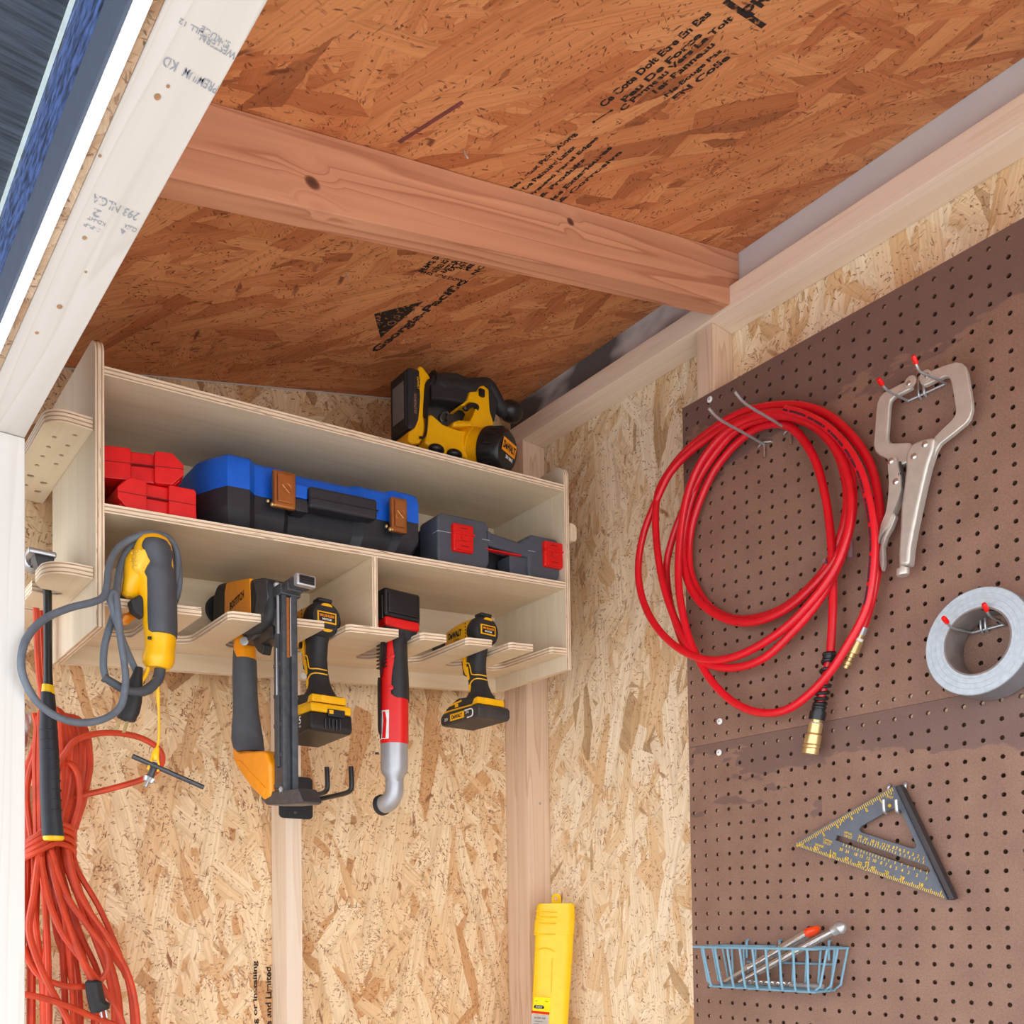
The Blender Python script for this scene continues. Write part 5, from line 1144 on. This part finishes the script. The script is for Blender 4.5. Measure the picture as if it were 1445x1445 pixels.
mb = MB(); mb.lathe([(.0098, .0045), (.0098, .0075)], e1, d, 16); mb.build('thread_tape', m_white, cp_)
q0, q1 = along(898, 1075, 1.27), along(842, 1200, 1.27); d = (q1 - q0).normalized()
mb = MB(); mb.lathe([(.0074, -.006), (.0078, .002), (.0074, .006)], q0, d, 16); mb.build('ferrule', m_steel, o)
mb = MB(); L_ = (q1 - q0).length; mb.lathe([(.0066, .005), (.0070, L_ * .25), (.0098, L_ * .27), (.0098, L_ * .58), (.0064, L_ * .60), (.0070, L_ * .70), (.0050, L_ * .72), (.0050, L_ * .80), (.0070, L_ * .82), (.0070, L_ * .90), (.0050, L_ * .92), (.0050, L_), (.003, L_)], q0, d, 10); pl = mb.build('brass_plug', m_brass, o)
mb = MB(); mb.lathe([(.0080, L_ * .19), (.0080, L_ * .26)], q0, d, 14); mb.build('thread_tape', m_white, pl)

# hooks carrying the hose
for (px, py, tx, ty, nm) in ((1080, 628, 1000, 576, 'left'), (1117, 609, 1037, 553, 'right')):
    b = onX(px, py, 1.2885); tip = onY(tx, ty, b.y)
    o = thing('peg_hook', 'long steel peg hook under the red hose, the one on its ' + nm, 'hook', b, 'peg hooks')
    knee = V((tip.x + .022, b.y, b.z + (tip.z - b.z) * .35))
    MB().tube([b + V((.012, 0, 0)), b] + crom([b.lerp(knee, .5), knee + V((.004, 0, 0)), tip], 4), .0022, 10).build('arm', m_steel, o)
    MB().tube([b + V((-.0028, 0, .004)), b + V((-.003, 0, -.022))], .0023, 10).build('stem', m_chrome, o)
    MB().tube(crom([b + V((.010, .0127, .002)), b + V((-.002, .0125, .000)), b + V((-.0045, .006, .002)), b + V((-.0052, 0, .003)), b + V((-.0045, -.006, .002)), b + V((-.002, -.0125, 0)), b + V((.010, -.0127, .002))], 4), .0018, 10).build('brace', m_steel, o)
for px, py, e, nm in ((1176, 800, (1163, 783), 'left of the hose strands'), (1201, 775, (1203, 762), 'right of the hose strands')):
    b = onX(px, py, 1.2885); t_ = onY(e[0], e[1], b.y)
    o = thing('plastic_peg', 'small smoky plastic pegboard peg ' + nm + ' halfway down the coil', 'peg', b, 'small plastic pegs')
    mb = MB(); mb.tube([b + V((.003, 0, 0)), V((b.x - .026, b.y, b.z + .004))], [.0032, .0030], 10)
    if nm.startswith('right'): mb.tube([b + V((-.003, 0, .014)), b + V((-.003, 0, -.014))], .0042, 10)
    mb.build('pin', m_clear, o)

# ------------------------------------------------------------------ locking C clamp
XC = 1.262; TC = .009
o = thing('locking_clamp', 'large silver locking C clamp hanging on a red-tipped hook', 'clamp', onX(1268, 812, 1.27))
R1 = [(1318, 616), (1331, 603), (1342, 593), (1347.5, 585), (1348, 576), (1341.5, 537), (1339, 533), (1336, 531.5), (1331, 531.8), (1318, 538), (1303, 545), (1298, 541), (1297.5, 533), (1302, 528), (1318, 520.5), (1338, 513), (1349, 510.5), (1356, 511.5), (1361, 515.5), (1364, 522), (1366, 533), (1371.5, 568), (1371.5, 578), (1368, 590), (1362, 598), (1345, 612), (1326.5, 626.5), (1321, 636), (1317, 645.5), (1313, 647), (1309, 640)]
L1 = [(1282, 536), (1287, 541), (1286, 548), (1273, 555), (1261, 561), (1256.5, 565), (1255, 572), (1252, 612), (1252.2, 619), (1254.5, 623.5), (1260, 625), (1283, 624), (1289, 630), (1286, 650), (1272, 656), (1264, 653), (1256, 649.5), (1241, 643), (1234.5, 637), (1232, 628), (1235.5, 580), (1237, 568), (1241, 559), (1248, 552.5), (1268, 542)]
MB().prism(PXs(R1, XC), (TC, 0, 0), .0026, 3).build('fixed_jaw', m_nickel, o)
MB().prism(PXs(L1, XC + .0005), (TC, 0, 0), .0026, 3).build('moving_jaw', m_nickel, o)
MB().prism(PXs([(1318.5, 616), (1316, 634), (1309, 655), (1302, 684), (1295, 716), (1289, 745), (1284, 772), (1282, 797), (1268, 798), (1267, 782), (1269.5, 745), (1270.5, 715), (1274, 690), (1277, 665), (1277.5, 645), (1280, 634), (1287, 625), (1302, 619)], XC - .008), (.020, 0, 0), .005, 3).build('main_handle', m_nickel, o)
MB().prism(PXs([(1252.5, 648), (1256, 644.5), (1261, 644), (1265, 647), (1267, 658), (1270.5, 672), (1271.5, 690), (1267, 705), (1260, 722), (1252, 742), (1240, 757), (1238, 766), (1243, 740), (1250, 722), (1253, 704), (1254.5, 680), (1253, 662)], XC - .006), (.014, 0, 0), .003, 2).build('lever', m_nickel, o)
MB().prism(PXs([(1261, 722), (1264, 728), (1258, 744), (1250, 758), (1246, 772), (1247, 795), (1244, 806), (1241, 797), (1240, 780), (1243, 762), (1250, 748)], XC - .003), (.010, 0, 0), .002, 2).build('release_lever', m_nickel, o)
mb = MB(); mb.lathe([(.0022, -.004), (.0024, .0)], onX(1269, 668, XC - .004), (0, 0, 1), 8); mb.tube(crom(PXs([(1270, 652), (1273, 668), (1276, 690), (1277, 705)], XC), 4), .0018, 6); mb.build('spring', m_gun, o)
for px, py, xx in ((1305, 627, -.008), (1289.5, 644, -.008), (1257, 650.5, -.006), (1264, 679.5, -.006), (1282.5, 541, 0), (1308.5, 530, 0)):
    MB().lathe([(.0045, .001), (.0045, -.0008), (.003, -.0022), (.001, -.0026)], onX(px, py, XC + xx), (1, 0, 0), 14).build('rivet', m_chrome, o)
mb = MB(); c_ = onX(1274, 800, XC + .001); mb.lathe([(.0045, .012), (.0045, -.002), (.005, -.002), (.0088, -.003), (.0092, -.010), (.008, -.0125)], c_, (0, 0, 1), 16); mb.build('adjusting_screw', m_nickel, o)
mb = MB()
for px, py in ((1285, 539), (1306, 531)):
    c_ = onX(px, py, XC); mb.lathe([(.0085, .001), (.0085, -.0012), (.006, -.0016)], c_, (1, 0, 0), 18)
mb.build('swivel_pad', m_nickel, o)
def prong_hook(label, bl, br, tl, tr, ml, mr, deep=0.0):
    B0, B1 = onX(*bl, 1.2835), onX(*br, 1.2835)
    z = (B0.z + B1.z) / 2; 
    o = thing('peg_hook', label, 'hook', (1.286, (B0.y + B1.y) / 2, z - .01), 'red-tipped peg hooks')
    mb = MB(); mb.tube([B0, B1], .0019, 10); 
    for k in (.32, .46): p = B0.lerp(B1, k); mb.tube(crom([p + V((.010, 0, .028)), p + V((-.001, 0, .026)), p + V((-.0035, 0, .012)), p + V((-.0025, 0, 0)), p + V((.004, 0, -.004))], 4), .0017, 8)
    mb.build('base_wire', m_steel, o)
    for B, t_, m_ in ((B0, tl, ml), (B1, tr, mr)):
        T = onY(t_[0], t_[1], B.y); K = onY(m_[0], m_[1], B.y)
        pr = MB().tube([B] + crom([B.lerp(K, .5), K, T], 4), .0018, 10).build('prong', m_steel, o)
        d = (T - K).normalized(); MB().lathe([(.0028, -.006), (.0033, -.003), (.0034, .004), (.0026, .0062), (.001, .007)], T, d, 14).build('red_tip', m_redtip, pr)
    return o
prong_hook('red-tipped double hook carrying the silver clamp', (1281, 566), (1335, 541), (1242.5, 539), (1291, 508), (1252, 551), (1298, 524))

# ------------------------------------------------------------------ duct tape
xf, xk = 1.236, 1.2845
c_ = onX(1378.5, 905, xf); RO = abs(onX(1378, 828.5, xf).z - onX(1378, 982.5, xf).z) / 2; RI = abs(onX(1381, 861, xf).z - onX(1381, 952, xf).z) / 2
RO *= .985
o = thing('duct_tape', 'roll of silver grey duct tape hanging on a red-tipped hook', 'tape', c_ + V((.02, 0, -RO)))
mb = MB(); secs = []
def ringx(r, x): return [V((x, c_.y + r * math.cos(2 * math.pi * k / 64), c_.z + r * math.sin(2 * math.pi * k / 64))) for k in range(64)]
mb.loft([ringx(RI + .0022, xf), ringx(RO - .001, xf)], caps=False, mi=0); mb.loft([ringx(RO - .001, xf), ringx(RO, xf + .001), ringx(RO, xk), ringx(RI + .0022, xk)], caps=False, mi=1)
mb.build('tape_winding', [m_tape, m_tapeo], o)
mb = MB()
for k in range(4):
    r0 = RI + .006 + k * (RO - RI) * .24; mb.tube([V((xf - .00005, c_.y + r0 * math.cos(2 * math.pi * i / 60), c_.z + r0 * math.sin(2 * math.pi * i / 60))) for i in range(60)], .00035, 5, closed=True)
mb.build('winding_edge', plain('tape_edge', (174, 184, 192), .4), o)
mb = MB(); mb.loft([ringx(RI + .0021, xf - .0003), ringx(RI, xf - .0003), ringx(RI, xk), ringx(RI + .0021, xk)], caps=False, closed=True); co = mb.build('core', m_core, o)
mb = MB()
for a0, a1, m0 in ((95, 175, 0),):
    n_ = 24; rr_ = RI - .0003
    for k in range(n_):
        t0, t1 = math.radians(a0 + (a1 - a0) * k / n_), math.radians(a0 + (a1 - a0) * (k + 1) / n_)
        mb.flat([V((x, c_.y + rr_ * math.cos(t), c_.z + rr_ * math.sin(t))) for x, t in ((xf + .004, t0), (xf + .004, t1), (xf + .016, t1), (xf + .016, t0))])
mb.build('core_print', m_ink, co)
mb = MB()
for k in range(3):
    t_ = math.radians(118 + k * 16); rr_ = RI - .0006; pc = V((xf + .010, c_.y + rr_ * math.cos(t_), c_.z + rr_ * math.sin(t_)))
    mb.text(['1.88 in', '3M', 'TAPE'][k] if k != 1 else 'x 60', pc, V((0, -math.sin(t_), math.cos(t_))) * -1, X_ * -1, .005, .010)
mb.build('core_lettering', m_redtip, co)
prong_hook('red-tipped double hook holding the duct tape', (1371, 893), (1418, 881), (1334, 875), (1390.5, 857), (1343, 886), (1396, 868))

# ------------------------------------------------------------------ layout square
XQ = 1.277
def Q(a, b): return (1110 + a / 5.78, 1090 + b / 5.78)
o = thing('speed_square', 'grey triangular layout square with yellow markings hung on the lower pegboard', 'square', onX(1340, 1270, XQ))
tri = [Q(62, 590), Q(70, 575), Q(873, 112), Q(905, 130), Q(1320, 1040), Q(1290, 1030), Q(90, 608)]
big = [Q(592, 462), Q(605, 440), Q(640, 420), Q(850, 300), Q(905, 285), Q(935, 315), Q(1058, 590), Q(1055, 612), Q(1035, 622), Q(1000, 615), Q(610, 490), Q(595, 478)]
slot = [Q(395, 552), Q(412, 512), Q(432, 516), Q(1150, 765), Q(1172, 800), Q(1160, 818), Q(1140, 812)]
MB().holed(PXs(tri, XQ), [PXs(big, XQ), PXs(slot, XQ)], (.003, 0, 0)).build('blade', m_sq, o)
fn = [Q(872, 106), Q(925, 98), Q(1366, 1026), Q(1314, 1050)]
MB().prism(PXs([Q(888, 112), Q(925, 98), Q(1366, 1026), Q(1326, 1044)], XQ - .007), (.0135, 0, 0), .001).build('fence', m_sqd, o)
MB().tube(PXs([Q(880, 118), Q(1308, 1040)], XQ - .001), .0014, 8).build('fence_groove', m_sq, o)
mb = MB(); xt = XQ - .0004
Pa, Pb, Pc = onX(*Q(66, 592), xt), onX(*Q(873, 116), xt), onX(*Q(1295, 1030), xt)
Pa.x = Pb.x = Pc.x = xt
dab = (Pb - Pa); dac = (Pc - Pa); nab = X_.cross(dab).normalized(); nac = X_.cross(dac).normalized()
if nab.dot(Pc - Pa) < 0: nab = -nab
if nac.dot(Pb - Pa) < 0: nac = -nac
def tick(p, d, n, l, w=.00055): mb.flat([p - d * w, p + d * w, p + d * w + n * l, p - d * w + n * l])
N = 56
for k in range(1, N):
    L = .0055; 
    if k % 8 == 0: L = .0125
    elif k % 4 == 0: L = .008
    tick(Pa + dab * (k / N), dab.normalized(), nab, L)
N = 88
for k in range(1, N): tick(Pa + dac * (k / N), dac.normalized(), nac, .0085 if k % 10 == 5 else (.0065 if k % 5 == 0 else .0045))
du = dac.normalized(); uu = nac
for s, a, b in (('80', 238, 617), ('70', 388, 668), ('60', 490, 703), ('50', 597, 742), ('45', 657, 738), ('40', 704, 778), ('30', 815, 817), ('20', 942, 862), ('10', 1098, 917)): mb.text(s, onX(*Q(a, b), xt), du, uu, .0055)
for s, a, b in (('30', 445, 628), ('24', 494, 645), ('18', 565, 668), ('15', 611, 683), ('12', 668, 702), ('10', 718, 720), ('8', 772, 738), ('7', 811, 752), ('6', 850, 766), ('5', 895, 782), ('4', 942, 798), ('3', 995, 816), ('2', 1064, 838), ('1', 1140, 866),
                ('30', 600, 524), ('24', 646, 542), ('18', 702, 560), ('15', 742, 575), ('12', 791, 590), ('10', 830, 600), ('8', 872, 613), ('7', 897, 620), ('6', 926, 631), ('5', 957, 640), ('4', 990, 654), ('3', 1030, 668), ('2', 1072, 684), ('1', 1117, 700)): mb.text(s, onX(*Q(a, b), xt), du, uu, .0048)
for a, b in [(460 + i * 24, 602 + i * 8.4) for i in range(15)] + [(830 + i * 52, 730 + i * 16.5) for i in range(7)] + [(580 + i * 20, 562 + i * 6.6) for i in range(15)] + [(885 + i * 38, 664 + i * 13.2) for i in range(7)]:
    tick(onX(*Q(a, b), xt), du, uu, .0042, .0005)
mb.text('HIP/VAL', onX(*Q(503, 497), xt), du, uu, .0036, .0145); mb.text('TOP CUT', onX(*Q(500, 524), xt), du, uu, .0036, .0145)
mb.text('COMMON', onX(*Q(335, 556), xt), du, uu, .0036, .0155); mb.text('TOP CUT', onX(*Q(328, 580), xt), du, uu, .0036, .0145); mb.text('DEGREES', onX(*Q(268, 596), xt), du, uu, .0036, .0155)
mb.text('PIVOT', onX(*Q(843, 202), xt), du, uu, .0038, .0105); mb.flat(PXs([Q(845, 182), Q(860, 178), Q(855, 160)], xt))
p_ = onX(*Q(840, 271), xt); mb.flat([p_ + V((0, math.cos(t) * .0026, math.sin(t) * .0026)) for t in [2 * math.pi * k / 14 for k in range(14)]])
ub = dab.normalized(); vb = -nab
for s, a, b in (('1', 190, 570), ('2', 303, 505), ('4', 415, 440), ('3', 533, 375), ('2', 655, 305)): mb.text(s, onX(*Q(a, b), xt), ub, vb, .0055)
for a, b, c, d in ((462, 362, 435, 432), (360, 630, 352, 700), (648, 742, 642, 800)):
    p, q = onX(*Q(a, b), xt), onX(*Q(c, d), xt); e = (q - p).normalized().cross(X_) * .0007; mb.flat([p - e, p + e, q + e, q - e])
mb.build('yellow_markings', m_ytick, o)
o = thing('peg_hook', 'pair of short steel hooks gripping the top of the layout square', 'hook', onX(*Q(850, 330), 1.285), 'short steel hooks')
for dx in (0, 103):
    p = [onX(*Q(835 + dx * 1.3, 105 - dx * .15), 1.292), onX(*Q(835 + dx * 1.3, 112 - dx * .15), 1.284), onX(*Q(830 + dx * 1.25, 160), 1.2845), onX(*Q(825 + dx, 300), 1.2835), onX(*Q(812 + dx, 330), 1.276), onX(*Q(798 + dx, 318), 1.267), onX(*Q(792 + dx, 270), 1.265), onX(*Q(790 + dx, 222), 1.264)]
    MB().tube(crom(p, 5), .0026, 10).build('prong', m_steel, o)

# ------------------------------------------------------------------ wire basket
o = thing('wire_basket', 'small blue coated wire basket hooked on the lower pegboard', 'basket', onX(1080, 1398, 1.25))
yl, yr, xo, xi = 1.035, .797, 1.209, 1.2845
ztop = onX(1075, 1338, xo).z; zbot = onX(1075, 1397, xo + .012).z
yL2, yR2 = 1.022, .812; xo2 = xo + .012
yLb = onX(979, 1337, xo).y; yl = yLb
mb = MB(); r_ = .0019
rim = [V((xi - .001, yr, ztop)), V((xo, yr + .004, ztop)), V((xo, yl - .0, ztop)), V((xi - .001, yl, ztop))]
mb.tube(rim, .0022, 8, closed=True); mb.build('rim', m_bwire, o)
mb = MB()
ny = 9
for k in range(ny):
    t = k / (ny - 1); y0 = yl - .02 + (yr + .022 - yl + .02) * t; y1 = yL2 - .012 + (yR2 + .012 - yL2 + .012) * t
    mb.tube([V((xo, y0, ztop))] + crom([V((xo + .002, y0, ztop - .012)), V((xo2 - .003, y1, zbot + .008)), V((xo2 + .003, y1, zbot + .001)), V((xo2 + .012, y1, zbot))], 3) + [V((xi - .012, y1, zbot)), V((xi - .006, y1, zbot + .008)), V((xi - .002, y0, ztop))], r_, 8)
for y0, y1 in ((yl, yL2), (yr, yR2)):
    for q in (.25, .62, .97):
        xx = xo + (xi - xo) * q; mb.tube([V((xx, y0, ztop)), V((xx, y1 + (y0 - y1) * .1, zbot + .009)), V((xx, y1 - (y0 - y1) * .8, zbot))], r_, 8)
for q in (.06, .28, .5, .72, .94):
    xx = xo2 + (xi - .006 - xo2) * q; mb.tube([V((xx, yL2 - .004, zbot + .001)), V((xx, yR2 + .004, zbot + .001))], r_, 8)
mb.build('basket_wire', m_bwire, o)
mb = MB()
for y0 in (.985, .92, .83): mb.tube(crom([V((1.2945, y0, ztop + .010)), V((1.287, y0, ztop + .010)), V((1.2835, y0, ztop + .006)), V((1.2835, y0, ztop - .02))], 4), .0022, 8)
mb.tube([V((1.2835, .985, ztop - .026)), V((1.2835, .82, ztop - .026))], r_, 8); mb.build('peg_clip', m_bwire, o)
# things in the basket
def bp(a, b, x): return onX(970 + a / 6.02, 1290 + b / 6.02, x)
o = thing('socket_driver', 'long chrome driver with round knurled end leaning in the blue basket', 'hand tool', bp(400, 590, 1.245))
mb = MB(); P0, P1 = bp(440, 575, 1.2360), bp(1240, 145, 1.2440); d = (P1 - P0).normalized()
mb.tube([P0, P0.lerp(P1, .2), P0.lerp(P1, .22), P0.lerp(P1, .85), P1], [.003, .0038, .0058, .0064, .0056], 14); mb.build('shaft', m_chrome, o)
mb = MB(); mb.lathe([(.0056, -.002), (.0082, .0), (.0082, .006), (.0092, .008), (.0104, .013), (.008, .018), (.004, .021), (.0006, .022)], P1, d, 20); mb.build('knurled_end', m_steel, o)
o = thing('glass_cutter', 'silver tube-handled tool with orange tip leaning in the blue basket', 'hand tool', bp(300, 600, 1.255))
mb = MB(); P0, P1 = bp(305, 585, 1.2620), bp(1020, 165, 1.2640); d = (P1 - P0).normalized()
mb.tube([P0, P0.lerp(P1, .28), P0.lerp(P1, .30), P0.lerp(P1, .34), P0.lerp(P1, .36), P1], [.004, .005, .0074, .0074, .0062, .0088], 14); mb.build('tube_handle', m_chrome, o)
mb = MB(); mb.loft([[P1 + d * h + (HR * math.cos(a) * w + d.cross(HR).normalized() * math.sin(a) * t) for a in [2 * math.pi * k / 14 for k in range(14)]] for h, w, t in ((-.002, .008, .0065), (.006, .0105, .008), (.013, .0098, .0065), (.019, .0055, .004))]); mb.build('orange_tip', plain('orange_red_plastic', (240, 70, 20), .35), o)
o = thing('drill_bit', 'silver spiral drill bit lying on the bottom of the blue basket', 'drill bit', bp(800, 600, 1.26))
A_, B_ = V((1.262, bp(480, 600, 1.262).y, zbot + .0078)), V((1.250, bp(1150, 610, 1.25).y, zbot + .0078)); d = (B_ - A_).normalized(); u0 = d.cross(Z_).normalized()
secs = []
for k in range(61):
    t = k / 60; a = t * 2 * math.pi * 4.2; c0 = A_.lerp(B_, t * .62); u = u0 * math.cos(a) + Z_ * math.sin(a); w = u0 * -math.sin(a) + Z_ * math.cos(a)
    secs.append([c0 + u * (.0046 * math.cos(q)) + w * (.0022 * math.sin(q)) for q in [2 * math.pi * j / 10 for j in range(10)]])
mb = MB(); mb.loft(secs); mb.build('flutes', m_chrome, o)
mb = MB(); mb.tube([A_.lerp(B_, .61), B_], .0040, 12); mb.build('shank', m_steel, o)

# ------------------------------------------------------------------ daylight
w = bpy.data.worlds.new('overcast'); scn.world = w; w.use_nodes = True
nt = w.node_tree; bg = nt.nodes['Background']
tc = nt.nodes.new('ShaderNodeTexCoord'); sx = nt.nodes.new('ShaderNodeSeparateXYZ'); nt.links.new(tc.outputs['Generated'], sx.inputs[0])
cr = nt.nodes.new('ShaderNodeValToRGB'); nt.links.new(sx.outputs[2], cr.inputs[0])
e_ = cr.color_ramp.elements; e_.new(.35)
e_[0].color = (1.28, 1.32, 1.38, 1); e_[1].color = (.92, .97, 1.06, 1); e_[2].position = 1.0; e_[2].color = (.50, .55, .62, 1)
nt.links.new(cr.outputs[0], bg.inputs['Color']); bg.inputs['Strength'].default_value = 1.0
sd = bpy.data.lights.new('sun', 'SUN'); so = bpy.data.objects.new('sun', sd); COL.objects.link(so)
sd.energy = 3.0; sd.angle = math.radians(8); sd.color = (1, .985, .96)
so.rotation_euler = V((.12, .62, -.8)).to_track_quat('-Z', 'Y').to_euler(); so.location = (-3, -2, 6)
vs = scn.view_settings; vs.view_transform = 'Standard'; vs.look = 'None'; vs.gamma = 1.0; vs.use_curve_mapping = False; vs.exposure = 1.42
